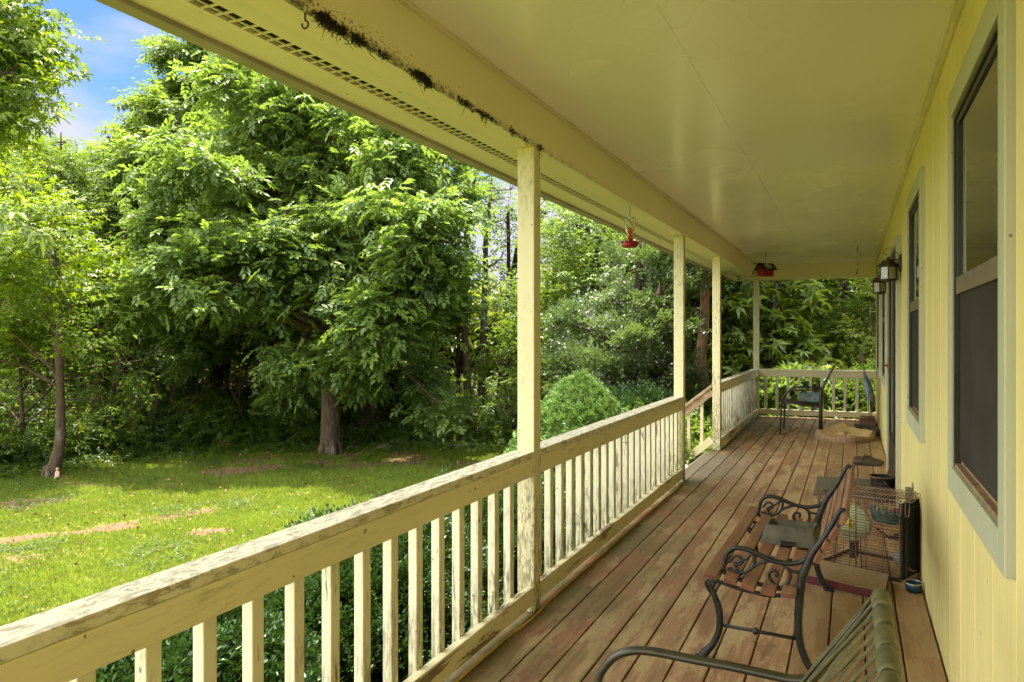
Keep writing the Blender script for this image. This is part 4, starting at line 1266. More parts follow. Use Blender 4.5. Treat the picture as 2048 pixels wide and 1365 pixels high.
# dry leaf bits blown onto the deck
q = MB(); rr_ = random.Random(4)
for i in range(70):
    x = rr_.choice([rr_.uniform(-1.42, -1.2), rr_.uniform(-1.4, .3)]); y = rr_.uniform(1.5, 13.5); a = rr_.uniform(0, 6.28); L = rr_.uniform(.008, .022)
    c_, s_ = math.cos(a) * L, math.sin(a) * L
    q.add([(x - c_, y - s_, .004), (x + s_ * .4, y - c_ * .4, .009), (x + c_, y + s_, .005), (x - s_ * .4, y + c_ * .4, .008)], [(0, 1, 2), (0, 2, 3)])
o = q.build('leaf_litter', plain('dry_leaf', (.20, .12, .045), .8, vary=.5, scale=3)); props(o, 'scattered bits of dry leaf on the deck boards', 'leaf litter', kind='stuff')
# ============================================================ GROUND
GZ = -1.0
def gz(x, y): return GZ + .05 * mnoise.noise((x * .18, y * .18, 3.0)) + .02 * mnoise.noise((x * .7, y * .7, 9.0))
_b = [(-320, 1010), (0, 957), (150, 935), (400, 908), (660, 898), (880, 897), (1050, 902), (1200, 905), (1420, 905), (1560, 900), (1900, 900)]
_bd = [(p, F * (H - GZ) / (q - HOR)) for p, q in _b]
def lawn_d(px): return float(np.interp(px, [a for a, _ in _bd], [b for _, b in _bd]))
SEG = [((-40, 1022), (110, 1000), .30, 1.1), ((20, 1085), (330, 1045), .16, 1.0), ((200, 1062), (520, 1000), .17, 1.15), ((520, 1000), (760, 960), .13, .7), ((400, 1066), (440, 1062), .12, 1.0), ((350, 930), (800, 905), .35, .85), ((440, 945), (760, 925), .45, .95),
       ((760, 915), (900, 925), .45, .8), ((70, 968), (330, 975), .3, .45), ((0, 1120), (200, 1110), .25, .3), ((900, 930), (1000, 925), .5, .6), ((130, 1180), (240, 1150), .12, .4)]
SEGW = [(G(*a, GZ), G(*b, GZ), w, s) for a, b, w, s in SEG]
def dirt(x, y):
    v = 0.0
    n = mnoise.fractal((x * 1.3, y * 1.3, 1.7), 1.0, 2.0, 5)
    for a, b, w, s in SEGW:
        ax, ay, bx, by = a.x, a.y, b.x, b.y
        L2 = (bx-ax)**2 + (by-ay)**2
        t = max(0, min(1, ((x-ax)*(bx-ax) + (y-ay)*(by-ay)) / L2))
        d = math.hypot(x - ax - t*(bx-ax), y - ay - t*(by-ay))
        v = max(v, s * math.exp(-(d / w) ** 2 * .8))
    v = v * (.95 + n * 1.9) + max(0, n - .28) * .7
    return max(0.0, min(1.0, v))
gx = np.concatenate([[-400, -200, -100, -60, -40, -30, -24], np.arange(-20, -1, .16), [-.5, 0, 2, 5, 10, 20, 40, 100, 200, 400]])
gy = np.concatenate([[-400, -200, -100, -40, -15, -6, -3], np.arange(-1.5, 19, .16), [20, 22, 25, 30, 40, 60, 100, 200, 400]])
nx, ny = len(gx), len(gy)
GD = np.zeros((ny, nx)); GH = np.zeros((ny, nx)); GW = np.zeros((ny, nx))
for j, y in enumerate(gy):
    for i, x in enumerate(gx):
        GH[j, i] = gz(x, y)
        xc, d = x * CC + y * SS, -x * SS + y * CC
        px = 1024 + F * xc / max(d, .5)
        w = (d - lawn_d(px)) / .8 + .6 * mnoise.noise((x * .9, y * .9, 5.0)) if d > 2 else -1
        if x > -1.3: w = 1.0
        GW[j, i] = max(0, min(1, w + .5))
        if -20 < x < -1 and -2 < y < 19: GD[j, i] = dirt(x, y)
XX, YY = np.meshgrid(gx, gy)
me = bpy.data.meshes.new('lawn')
idx = np.arange(nx * ny).reshape(ny, nx)
fq = np.stack([idx[:-1, :-1], idx[:-1, 1:], idx[1:, 1:], idx[1:, :-1]], -1).reshape(-1, 4)
def np_mesh(name, V, Fc, mats, attrs=None, smooth=False):
    k = Fc.shape[1]
    me = bpy.data.meshes.new(name)
    me.vertices.add(len(V)); me.vertices.foreach_set('co', np.ascontiguousarray(V, dtype=np.float32).ravel())
    me.loops.add(Fc.size); me.loops.foreach_set('vertex_index', np.ascontiguousarray(Fc, dtype=np.int32).ravel())
    me.polygons.add(len(Fc)); me.polygons.foreach_set('loop_start', np.arange(0, Fc.size, k, dtype=np.int32))
    if smooth: me.polygons.foreach_set('use_smooth', np.ones(len(Fc), dtype=bool))
    for a, v in (attrs or {}).items():
        at = me.attributes.new(a, 'FLOAT', 'POINT'); at.data.foreach_set('value', np.ascontiguousarray(v, dtype=np.float32))
    for m in mats: me.materials.append(m)
    me.update(calc_edges=True)
    return me
def attr(t, name):
    a = t.n.new('ShaderNodeAttribute'); a.attribute_name = name; return a.outputs['Fac']
t = NT('lawn_soil')
dn = attr(t, 'dirt'); wd = attr(t, 'wood')
n1, n2 = t.noise(2.2, 6, .6), t.noise(34, 6, .75)
gc = t.mix(t.ramp(n2, .3, .7), (.085, .115, .014), (.21, .25, .035))
gc = t.mix(t.ramp(n1, .35, .7), gc, (.20, .185, .05))
sc2 = t.mix(t.ramp(n2, .3, .72), (.11, .055, .036), (.27, .16, .11))
m_ = t.ramp(t.math('ADD', dn, t.math('MULTIPLY', t.math('SUBTRACT', n2, .5), .8)), 0.22, .75)
c = t.mix(m_, gc, sc2)
lit = t.mix(t.ramp(t.noise(22, 8, .75), .35, .68), (.022, .015, .008), (.10, .065, .035))
c = t.mix(t.ramp(t.math('ADD', wd, t.math('MULTIPLY', t.math('SUBTRACT', n1, .5), .7)), .4, .65), c, lit)
t.set(Base_Color=c, Roughness=.95, Specular_IOR_Level=.1); t.bump(n2, .6, .03)
me = np_mesh('lawn', np.stack([XX, YY, GH], -1).reshape(-1, 3), fq, [t.m], {'dirt': GD.ravel(), 'wood': GW.ravel()}, True)
lw = bpy.data.objects.new('lawn', me); link(lw); props(lw, kind='structure')

# ============================================================ LEAF TEMPLATES  (x right, y towards the tip, z up)
def leaflet(o, ang, L, W, droop=.25, fold=.35, z=0.0, roll=0.0):
    ca, sa = math.cos(ang), math.sin(ang)
    def T(x, y, zz):
        return (o[0] + y * sa + x * ca, o[1] + y * ca - x * sa, z + zz)
    return [T(0, 0, 0), T(-W/2, L*.45, W*.5*fold - L*droop*.2 + roll), T(0, L, -L*droop), T(W/2, L*.45, W*.5*fold - L*droop*.2 - roll)]
def tmpl(leaves):
    V, Fc = [], []
    for l in leaves:
        b = len(V); V += l; Fc += [(b, b+1, b+2), (b, b+2, b+3)]
    return np.array(V, dtype=float), np.array(Fc, dtype=int)
rt = random.Random(5)
def j(a, b): return rt.uniform(a, b)
T_COMP = [tmpl([leaflet((0, y), s * j(.75, 1.1), L, L * .60, j(.1, .5), .35, -y * .35) for y, L in ((.07, .10), (.14, .12), (.21, .135)) for s in (-1, 1)] + [leaflet((0, .26), j(-.1, .1), .155, .088, .4, .35, -.1)]) for _ in range(3)]
def star(o, z, s, ang, tilt):
    out = []
    for a, L in ((0, 1), (1.1, .9), (-1.1, .9), (2.2, .62), (-2.2, .62)):
        out.append(leaflet(o, a + ang, s * L, s * .36, .15 + tilt, .2, z))
    return out
T_STAR = [tmpl(sum([star((j(-.10, .10), .05 + .05 * k), j(-.05, .03), j(.048, .065), j(-1, 1), j(0, .5)) for k in range(5)], [])) for _ in range(3)]
T_TWIG = [tmpl([leaflet((0, .03 + .028 * k), (1 if k % 2 else -1) * j(.5, 1.2), j(.055, .08), j(.03, .042), j(.0, .6), .3, j(-.02, .02)) for k in range(10)]) for _ in range(3)]
T_TINY = [tmpl([leaflet((j(-.012, .012), .012 * k), j(-2.4, 2.4), j(.028, .042), j(.014, .02), j(-.7, .5), .3, j(-.01, .02)) for k in range(12)]) for _ in range(3)]
T_NEED = [tmpl([leaflet((0, .02 * (k % 5)), j(-2.0, 2.0), j(.14, .2), .007, j(-1.0, .3), 0, j(-.02, .02)) for k in range(18)]) for _ in range(2)]
T_BIG = [tmpl([leaflet((0, 0), k * 1.05 + j(-.2, .2), j(.20, .30), j(.085, .115), j(.15, .55), .3, 0) for k in range(6)]) for _ in range(3)]
T_SPRU = [tmpl([leaflet((0, .004 * k), j(-1.6, 1.6), j(.022, .034), .007, j(-1.2, .2), 0, 0) for k in range(12)]) for _ in range(2)]
T_GRASS = [tmpl([leaflet((j(-.02, .02), j(-.02, .02)), j(-3, 3), j(.014, .03), .0055, -j(1.4, 2.6), 0, 0) for k in range(5)]) for _ in range(4)]

def scatter(T, pos, fwd, up, scale, tint, r):
    """instances of the template variants as plain triangles"""
    Vs, Fs, Ts, base = [], [], [], 0
    which = r.integers(0, len(T), len(pos))
    for w, (tv, tf) in enumerate(T):
        m = which == w
        p, f, u, s, ti = pos[m], fwd[m], up[m], scale[m], tint[m]
        if not len(p): continue
        f = f / np.linalg.norm(f, axis=1, keepdims=True)
        rgt = np.cross(f, u); rgt /= np.maximum(np.linalg.norm(rgt, axis=1, keepdims=True), 1e-6)
        u = np.cross(rgt, f)
        V = p[:, None, :] + s[:, None, None] * (tv[None, :, 0, None] * rgt[:, None, :] + tv[None, :, 1, None] * f[:, None, :] + tv[None, :, 2, None] * u[:, None, :])
        n, k = len(p), len(tv)
        Fc = tf[None] + (np.arange(n) * k)[:, None, None] + base
        Vs.append(V.reshape(-1, 3)); Fs.append(Fc.reshape(-1, 3))
        lj = r.uniform(-.12, .12, (n, k // 4)).repeat(4, axis=1) if k % 4 == 0 else 0
        Ts.append((ti[:, None] + lj + np.zeros((n, k))).ravel())
        base += n * k
    return np.concatenate(Vs), np.concatenate(Fs), np.concatenate(Ts)

def leaf_mat(name, dark, light, trans, tw=.38, rough=.42, spec=.45):
    t = NT(name)
    a = attr(t, 'tint')
    c = t.ramp(a, .05, .95, dark, light)
    t.set(Base_Color=c, Roughness=rough, Specular_IOR_Level=spec)
    tr = t.n.new('ShaderNodeBsdfTranslucent')
    t.l.new(t.mix(a, tuple(x * .7 for x in trans), trans), tr.inputs['Color'])
    ms = t.n.new('ShaderNodeMixShader'); ms.inputs[0].default_value = tw
    t.l.new(t.b.outputs[0], ms.inputs[1]); t.l.new(tr.outputs[0], ms.inputs[2]); t.l.new(ms.outputs[0], t.out.inputs['Surface'])
    return t.m
L_HICK = leaf_mat('hickory_leaf', (.066, .122, .026), (.160, .230, .068), (.30, .44, .05), .42, .46, .42)
L_GUM = leaf_mat('sweetgum_leaf', (.070, .125, .010), (.15, .22, .016), (.32, .46, .012), .45, .40)
L_MID = leaf_mat('woodland_leaf', (.050, .105, .018), (.115, .18, .028), (.28, .40, .04), .45, .45)
L_YEL = leaf_mat('sunny_woodland_leaf', (.075, .12, .012), (.16, .21, .02), (.40, .48, .03), .46, .45)
L_DARK = leaf_mat('shade_leaf', (.042, .085, .018), (.10, .155, .030), (.22, .33, .035), .38, .45)
L_HOLLY = leaf_mat('holly_leaf', (.060, .110, .040), (.16, .20, .085), (.20, .30, .05), .25, .36, .5)
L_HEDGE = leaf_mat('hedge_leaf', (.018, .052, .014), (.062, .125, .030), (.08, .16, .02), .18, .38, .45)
L_SPRUCE = leaf_mat('spruce_needle', (.085, .175, .042), (.22, .35, .09), (.24, .38, .06), .18, .5)
L_PINE = leaf_mat('pine_needle', (.06, .075, .03), (.12, .13, .06), (.12, .14, .05), .2, .5)
L_BIG = leaf_mat('big_leaf', (.09, .15, .03), (.20, .27, .05), (.42, .52, .04), .45, .34, .5)
L_GRASS = leaf_mat('grass_blade', (.095, .155, .012), (.235, .31, .04), (.40, .50, .03), .38, .5, .3)
M_BARK = plain('bark_grey_brown', (.125, .085, .058), .9, vary=.5, scale=16, bump=.8)
def bark(name, a, b, sx=12, sz=1.6):
    t = NT(name); v = t.map((1, 1, .16))
    n = t.noise(sx, 8, .7, v, .7)
    c = t.ramp(n, .34, .66, a, b)
    li = t.ramp(t.noise(3.4, 6, .6), .56, .64); c = t.mix(t.math('MULTIPLY', li, .45), c, (.26, .27, .22))
    t.set(Base_Color=c, Roughness=.92, Specular_IOR_Level=.15); t.bump(n, .9, .02); return t.m
M_BARK = bark('bark_hickory', (.055, .036, .025), (.21, .155, .115), 26)
M_BARK2 = bark('bark_gum', (.055, .038, .026), (.16, .115, .08), 34)
M_CEDAR = bark('bark_cedar', (.24, .13, .08), (.66, .45, .31), 22)
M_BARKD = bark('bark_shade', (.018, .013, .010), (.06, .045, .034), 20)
M_TWIG = plain('twig', (.10, .07, .05), .9)

def crown_arrays(lumps, T, n_per, size, seed, droop=.35, flat=.55, axis=None, tips=7, spread=.20, tlo=.1, thi=.9, frand=.6):
    """lumps: (centre, radius). sprays of sprigs along radiating branches of each lump"""
    r = np.random.default_rng(seed)
    P, Fw, U, S, Ti, BR = [], [], [], [], [], []
    for (c, rad) in lumps:
        c = np.array(c)
        m = max(4, int(tips * rad * rad * 1.0 + 3))
        dirs = r.normal(size=(m, 3)); dirs[:, 2] *= .8
        if axis is not None:
            o = c - np.array([axis[0], axis[1], c[2]]); no = np.linalg.norm(o)
            if no > .2: dirs += o / no * .55
        dirs /= np.linalg.norm(dirs, axis=1, keepdims=True)
        k = max(3, int(n_per * rad * rad / m))
        lt = r.uniform(-.14, .14)
        for d in dirs:
            t = r.uniform(.30, 1.0, k) ** .7
            p = c + d[None] * (t * rad)[:, None]
            p = p + r.normal(size=(k, 3)) * np.array([spread, spread, spread * flat]) * rad ** .5
            p[:, 2] -= .15 * rad * t ** 2
            f = d[None] * .9 + r.normal(size=(k, 3)) * frand
            f[:, 2] = f[:, 2] * .5 - droop
            u = np.array([0, 0, 1.0])[None] + r.normal(size=(k, 3)) * .38
            P.append(p); Fw.append(f); U.append(u); S.append(size * r.uniform(.75, 1.25, k))
            Ti.append(np.clip(r.uniform(tlo, thi, k) + lt, 0, 1))
            BR.append((c, c + d * rad * .8))
    P, Fw, U, S, Ti = map(np.concatenate, (P, Fw, U, S, Ti))
    V, Fc, A = scatter(T, P, Fw, U, S, Ti, r)
    return V, Fc, A, BR

def tree(name, label, cat, trunk, rad, lumps, T, n_per, size, lm, bm, seed, group=None, limbs=True, twigs=.5, limb_from=.25, **kw):
    base = Vector(trunk[0])
    root = thing(name, label, cat, base, 0, group)
    q = MB()
    tp = smooth_path([Vector(p) - base for p in trunk], 5)
    tr = list(np.interp(np.linspace(0, 1, len(tp)), np.linspace(0, 1, len(rad)), rad))
    rj = random.Random(seed)
    tp[0].z -= .1
    q.tube(tp, tr, 14)
    # root flare
    tr0 = tr[0]
    for i in range(5):
        a = i * 1.26 + rj.random()
        q.tube([Vector((math.cos(a) * tr0 * .5, math.sin(a) * tr0 * .5, tr0 * 1.6)), Vector((math.cos(a) * tr0 * 1.0, math.sin(a) * tr0 * 1.0, tr0 * .4)), Vector((math.cos(a) * tr0 * 1.22, math.sin(a) * tr0 * 1.22, -.06))], [tr0 * .45, tr0 * .38, tr0 * .22], 7)
    L = [(np.array(c) - np.array(base), r_) for c, r_ in lumps]
    ax = (np.array(trunk[-1]) + np.array(trunk[0])) / 2 - np.array(base)
    V, Fc, A, BR = crown_arrays(L, T, n_per, size, seed, axis=ax, **kw)
    if limbs:
        for c, r_ in L:
            c = Vector(c)
            cand = [p for p in tp if p.z > tp[-1].z * limb_from and p.z < c.z - .15 * (c - Vector((0, 0, c.z))).length + .3] or [p for p in tp if p.z > tp[-1].z * limb_from][:3]
            at = min(cand, key=lambda p: (p - c).length + abs((c.z - p.z) - .5 * math.hypot(c.x - p.x, c.y - p.y)) * .8)
            i = tp.index(at); r0 = min(tr[i] * .5, .07)
            mid = at.lerp(c, .5) + Vector((rj.uniform(-.15, .15), rj.uniform(-.15, .15), .12 * (c - at).length))
            q.tube(smooth_path([at, at.lerp(mid, .5), mid, c], 3), list(np.linspace(r0, .012, 10)), 6)
    root_t = q.build('trunk', bm, root)
    w = MB()
    for a, b in BR:
        if rj.random() < twigs:
            a, b = Vector(a), Vector(b); m_ = a.lerp(b, .5) + Vector((rj.uniform(-.06, .06), rj.uniform(-.06, .06), .05))
            w.tube([a, m_, b], [.011, .007, .003], 4, caps=False)
    if w.v: w.build('branches', bm, root)
    me = np_mesh('crown', V, Fc, [lm], {'tint': A})
    o = bpy.data.objects.new('crown', me); link(o, root)
    return root

def P3_(px, py, d): return tuple(PD(px, py, d))
def base_at(px, d, dz=0.0):
    v = PD(px, HOR, d); return (v.x, v.y, gz(v.x, v.y) + dz)
rl = random.Random(21)
def lumps_px(L, d, depth, jit=0):
    return [(P3_(x, y, d + rl.uniform(-depth, depth)), r) for x, y, r in L]

# ---------------------------------------------------------------- the big hickory
dH = 16.2
hb = base_at(660, dH)
hick = [(400, 335, .85), (470, 265, .8), (545, 225, .8), (640, 250, 1.0), (740, 315, .9), (840, 355, .8), (420, 450, .95), (520, 375, 1), (620, 370, 1.), (720, 425, 1), (815, 445, .9), (880, 400, .55),
        (345, 560, .85), (440, 555, 1), (540, 490, 1), (640, 515, 1), (740, 540, 1), (830, 540, .8), (365, 655, .85), (455, 670, .95), (560, 635, 1), (665, 640, .95), (765, 640, .9), (850, 620, .65),
        (590, 790, .45), (715, 715, .6), (790, 715, .8), (850, 770, .5), (580, 700, .6), (560, 830, .35), (880, 810, .35), (810, 760, .5), (500, 160, .8), (620, 150, .9), (760, 230, .8), (880, 300, .6), (350, 470, .6), (300, 610, .5), (680, 420, 1.1), (560, 520, 1.1), (720, 600, 1.1)]
tree('hickory_tree', 'large hickory with drooping compound leaves and thick flaky trunk at the lawn edge', 'tree',
     [hb, (hb[0] + .02, hb[1], .6), P3_(655, 560, dH + .1), P3_(650, 380, dH + .2), P3_(655, 240, dH + .2), P3_(640, 100, dH)],
     [.20, .175, .155, .12, .10, .05], lumps_px(hick, dH, 2.3), T_COMP, 820, .86, L_HICK, M_BARK, 3, droop=.12, spread=.26, tips=11, frand=1.2)

# ---------------------------------------------------------------- sweetgum on the left
dG = 13.4
gb = base_at(103, dG)
gum = [(95, 480, .7), (30, 460, .7), (160, 520, .7), (60, 560, .8), (130, 590, .7), (185, 600, .45), (10, 610, .7), (-60, 540, .9), (-110, 640, .9), (20, 690, .45), (-40, 720, .6), (70, 640, .5), (195, 560, .4), (150, 640, .4), (50, 500, .8), (110, 430, .6), (20, 400, .7), (-60, 420, .9)]
tree('sweetgum_tree', 'slender sweetgum with bright star shaped leaves and leaning trunk left on the lawn', 'tree',
     [gb, P3_(119, 890, dG), P3_(121, 820, dG), P3_(118, 700, dG), P3_(121, 600, dG), P3_(112, 500, dG), P3_(108, 400, dG)],
     [.115, .085, .072, .06, .05, .035, .02], lumps_px(gum, dG, 1.1), T_STAR, 260, 1.4, L_GUM, M_BARK2, 4, droop=.30, spread=.22)
tree('sweetgum_tree', 'yellow-green low sapling beside the leaning sweetgum with airy lower boughs', 'tree',
     [base_at(40, 14.6), P3_(45, 850, 14.6), P3_(40, 740, 14.6), P3_(50, 640, 14.6)], [.05, .04, .03, .015],
     lumps_px([(20, 650, .55), (-20, 700, .5), (45, 720, .5), (-60, 650, .6), (180, 690, .5), (230, 740, .6), (130, 720, .5), (60, 790, .6), (-30, 800, .7), (200, 800, .6), (290, 720, .6)], 14.6, .8), T_STAR, 150, 1.0, L_MID, M_BARK2, 5)
# near sweetgum reaching in at the upper left; its trunk is out of frame
dN = 6.6
nb = base_at(-420, dN)
near = [(12, 60, .30), (-28, 130, .32), (-88, 40, .4), (12, 150, .25), (-18, 215, .25), (-78, 230, .35), (-138, 140, .45), (-8, -20, .35), (-118, -60, .5), (-198, 60, .6), (-238, 220, .6), (47, 110, .12), (-38, 270, .16)]
tree('overhanging_sweetgum', 'near sweetgum bough with large star leaves reaching in at the upper left corner', 'tree',
     [nb, P3_(-420, 600, dN), P3_(-400, 300, dN), P3_(-380, 0, dN), P3_(-330, -300, dN)], [.14, .12, .10, .08, .05],
     lumps_px(near, dN, .5), T_STAR, 700, 1.1, L_GUM, M_BARK2, 6, spread=.16, tips=30)
# bare twigs beside it
q = MB()
for L_ in ([(0, 205), (60, 212), (90, 205), (112, 217), (125, 235), (142, 250)], [(88, 208), (95, 190), (118, 187)], [(60, 212), (40, 195), (20, 200)], [(80, 212), (86, 235), (94, 238)], [(92, 205), (108, 208), (122, 208)]):
    q.tube(smooth_path([PD(x, y, 8.0) for x, y in L_], 4), [.008] + [.005] * (len(smooth_path([PD(x, y, 8.0) for x, y in L_], 4)) - 2) + [.0015], 5)
q.tube(smooth_path([PD(0, 205, 8), PD(-150, 260, 8.2), PD(-420, 330, 8.0), PD(-420, 620, 8.0), tuple(Vector(base_at(-420, 8.0)))], 5), .03, 7)
o = q.build('dead_sapling', M_TWIG); props(o, 'bare dead branch with fine twigs against the white cloud, upper left', 'branch')
# big close star leaves at the left edge
T_STAR1 = [tmpl(star((0, 0), 0, .115, 0, .3)), tmpl(star((0, 0), 0, .10, .5, .8))]
pos = np.array([P3_(x, y, 2.9) for x, y in ((-6, 418), (2, 440), (45, 445), (62, 462), (-20, 470), (-30, 430), (85, 470), (30, 425))])
r_ = np.random.default_rng(2)
V, Fc, A = scatter(T_STAR1, pos, np.array([[.9, -.1, -.35], [.8, .2, -.6], [.9, .1, -.2], [.6, .3, -.9], [.7, -.3, -.1], [.5, .2, .3], [.7, .2, -.8], [.6, -.3, .2]]), r_.normal(size=(8, 3)) * .5 + [0, -.3, .9], np.full(8, .62), np.linspace(.3, .9, 8), r_)
sp0 = thing('sweetgum_sprig', 'closest sprig of large pointed green leaves poking in at the left edge', 'sprig', P3_(-60, 430, 2.9))
q = MB(); bp = Vector(P3_(-60, 430, 2.9))
q.tube(smooth_path([PD(x, y, 2.9) - bp for x, y in ((-500, 380), (-250, 400), (-60, 430), (0, 432), (50, 450), (85, 468))], 4), .0022, 5)
q.tube(smooth_path([PD(-500, 380, 2.9) - bp, PD(-700, 500, 3.2) - bp, Vector((PD(-760, 700, 3.3).x, PD(-760, 700, 3.3).y, GZ)) - bp], 5), .012, 6)
q.build('twig', M_TWIG, sp0)
me = np_mesh('leaves', V - np.array(bp), Fc, [leaf_mat('close_star_leaf', (.10, .17, .04), (.19, .27, .07), (.30, .42, .06), .3, .35)], {'tint': A}); o = bpy.data.objects.new('leaves', me); link(o, sp0)

# ---------------------------------------------------------------- other trees one can tell apart
def rlumps(px, d, ztop, zbot, w, n, r0, r1, seed, depth=None):
    r = random.Random(seed); out = []
    c = PD(px, HOR, d)
    for i in range(n):
        t = (i + .5) / n
        z = zbot + (ztop - zbot) * t
        ww = w * (math.sin(math.pi * min(1, .25 + .75 * t)) ** .6) * (1 - .35 * t)
        a = r.uniform(0, 6.28); rr = ww * r.uniform(.25, 1)
        out.append(((c.x + math.cos(a) * rr, c.y + math.sin(a) * rr, z + r.uniform(-.3, .3)), r.uniform(r0, r1)))
    return out
tree('tall_tree', 'tall fine leaved tree rising behind the hickory against the blue sky', 'tree',
     [base_at(430, 22), P3_(440, 500, 22), P3_(450, 250, 22), P3_(470, 120, 22)], [.2, .16, .12, .06],
     lumps_px([(376, 100, .7), (436, 140, .9), (401, 200, .8), (476, 220, 1.2), (356, 265, .8), (416, 300, 1.1), (346, 330, .6), (506, 130, 1.0), (596, 130, 1.2), (696, 190, 1.2), (386, 400, 1.1), (496, 350, 1.3), (616, 250, 1.3), (356, 90, .35), (756, 260, 1.1), (816, 280, 1.0), (526, 60, 1.2), (656, 60, 1.3)], 22, 1.5), T_TWIG, 620, 1.7, L_MID, M_BARKD, 8)
tree('pine_tree', 'thin pine with sparse brownish needles beside the blue sky gap', 'tree',
     [base_at(330, 20.5), P3_(335, 600, 20.5), P3_(330, 430, 20.5), P3_(300, 350, 20.5), P3_(250, 295, 20.5)], [.16, .12, .07, .045, .02],
     lumps_px([(250, 300, .28), (275, 312, .22), (300, 335, .4), (290, 355, .35), (320, 365, .45), (340, 395, .45), (270, 345, .22), (310, 395, .4), (350, 430, .5), (300, 430, .5), (262, 330, .2)], 20.5, .4), T_NEED, 120, 1.5, L_PINE, M_TWIG, 9, droop=-.4, spread=.12, tips=16, twigs=1)
tree('dark_sapling', 'dark slender tree silhouetted against the cloud above the sweetgum', 'tree',
     [base_at(120, 17.5), P3_(125, 600, 17.5), P3_(122, 400, 17.5), P3_(122, 265, 17.5)], [.08, .06, .04, .012],
     lumps_px([(122, 285, .30), (95, 320, .42), (140, 330, .45), (80, 365, .55), (150, 375, .55), (115, 350, .5), (60, 400, .6), (170, 420, .55), (110, 410, .6), (165, 345, .25)], 17.5, .5), T_TWIG, 420, 1.0, L_DARK, M_BARKD, 10, droop=-.1, spread=.22, tips=12, twigs=1)
tree('leafy_tree', 'round crowned green tree between the pine and the leaning sweetgum', 'tree',
     [base_at(240, 19), P3_(240, 700, 19), P3_(235, 500, 19), P3_(235, 400, 19)], [.14, .11, .08, .04],
     lumps_px([(205, 385, .5), (165, 390, .5), (270, 430, .6), (200, 450, .8), (300, 460, .8), (240, 520, 1), (180, 560, .8), (310, 560, .9), (240, 620, 1), (330, 660, .9), (270, 700, .9), (190, 680, .9), (350, 510, .7), (390, 420, .7), (130, 470, .7)], 19, 1.2), T_TWIG, 560, 1.45, L_MID, M_BARKD, 12)
tree('leafy_tree', 'yellow-green tree filling the left edge above the sweetgum', 'tree',
     [base_at(10, 18), P3_(10, 700, 18), P3_(0, 500, 18), P3_(0, 330, 18)], [.14, .11, .08, .03],
     lumps_px([(10, 330, .7), (-40, 300, .8), (45, 380, .7), (-20, 420, .9), (60, 450, .8), (-60, 520, 1), (0, 560, 1), (40, 640, .9), (-50, 660, 1), (80, 330, .4), (-120, 380, 1.0), (90, 700, .9), (10, 750, .9)], 18, 1.0), T_TWIG, 480, 1.35, L_GUM, M_BARKD, 13)
# slim trees with sky behind
def slim(px0, pts, d, r, lab, lump, seed, bm=M_BARK2):
    return tree('slim_tree', lab, 'tree', [base_at(px0, d)] + [P3_(x, y, d) for x, y in pts], r, lumps_px(lump, d, .5), T_TWIG, 110, 1.15, L_MID, bm, seed, 'slim trees against the pale sky', spread=.30, tips=9, twigs=1, droop=.2)
slim(936, [(935, 780), (929, 640), (932, 500), (938, 430), (950, 350), (955, 300)], 18.0, [.10, .09, .08, .07, .055, .035, .02], 'slim straight trunk nearest the hickory, in front of the pale sky', [(925, 430, .7), (905, 480, .6), (950, 520, .6), (900, 400, .5), (960, 380, .7), (900, 560, .5), (890, 350, .6)], 31)
slim(962, [(962, 800), (966, 700), (970, 560), (972, 470), (980, 400), (985, 340)], 18.5, [.10, .09, .085, .07, .055, .04, .02], 'forked slim trunk in the middle of the sky gap', [(985, 400, .7), (1010, 440, .6), (960, 440, .5), (1000, 520, .6), (980, 350, .7), (1020, 380, .5), (1015, 560, .5)], 32)
slim(992, [(1000, 800), (1012, 690), (1022, 580), (1040, 470), (1060, 400)], 19.0, [.12, .11, .10, .08, .05, .03], 'dark leaning trunk closest to the nearest porch post', [(1040, 560, .7), (1010, 610, .7), (1060, 480, .6), (1050, 640, .7), (1090, 430, .6), (1100, 400, .5)], 33, M_BARKD)
slim(1010, [(1100, 700), (1110, 560), (1120, 480), (1130, 420)], 17.5, [.09, .08, .06, .04, .02], 'slim tree just right of the first post, its small leaves fringing the pale sky', [(1100, 470, .5), (1120, 430, .6), (1105, 520, .5), (1150, 420, .6), (1090, 400, .5), (1180, 440, .5)], 34, M_BARKD)
# maple between the first post and the feeder
tree('maple_tree', 'layered green maple behind the spruce, right of the first post', 'tree',
     [base_at(1180, 15), P3_(1185, 750, 15), P3_(1190, 600, 15), P3_(1195, 470, 15)], [.12, .10, .07, .03],
     lumps_px([(1140, 500, .6), (1200, 480, .6), (1110, 560, .6), (1170, 560, .7), (1230, 540, .7), (1110, 640, .7), (1170, 640, .8), (1100, 720, .7), (1160, 720, .8), (1230, 620, .7), (1090, 790, .7), (1260, 480, .6), (1150, 450, .4), (1240, 430, .6), (1290, 500, .6), (1060, 600, .6), (1050, 720, .7)], 15, .9), T_STAR, 330, 1.25, L_MID, M_BARKD, 14, droop=.15)
tree('holly_tree', 'pale leaved holly behind the spruce with glossy sunlit tips', 'tree',
     [base_at(1270, 12.2), P3_(1270, 800, 12.2), P3_(1275, 600, 12.2), P3_(1280, 480, 12.2)], [.09, .08, .06, .03],
     lumps_px([(1180, 640, .45), (1230, 610, .5), (1290, 600, .5), (1325, 590, .5), (1200, 700, .5), (1260, 680, .55), (1320, 670, .5), (1180, 760, .5), (1250, 760, .55), (1320, 750, .55), (1280, 540, .5), (1325, 520, .5), (1230, 820, .5), (1300, 820, .5), (1140, 720, .4), (1330, 470, .4), (1145, 650, .3)], 12.2, .7), T_TINY, 1500, 1.5, L_HOLLY, M_BARKD, 15, droop=-.3, spread=.13, tips=26)
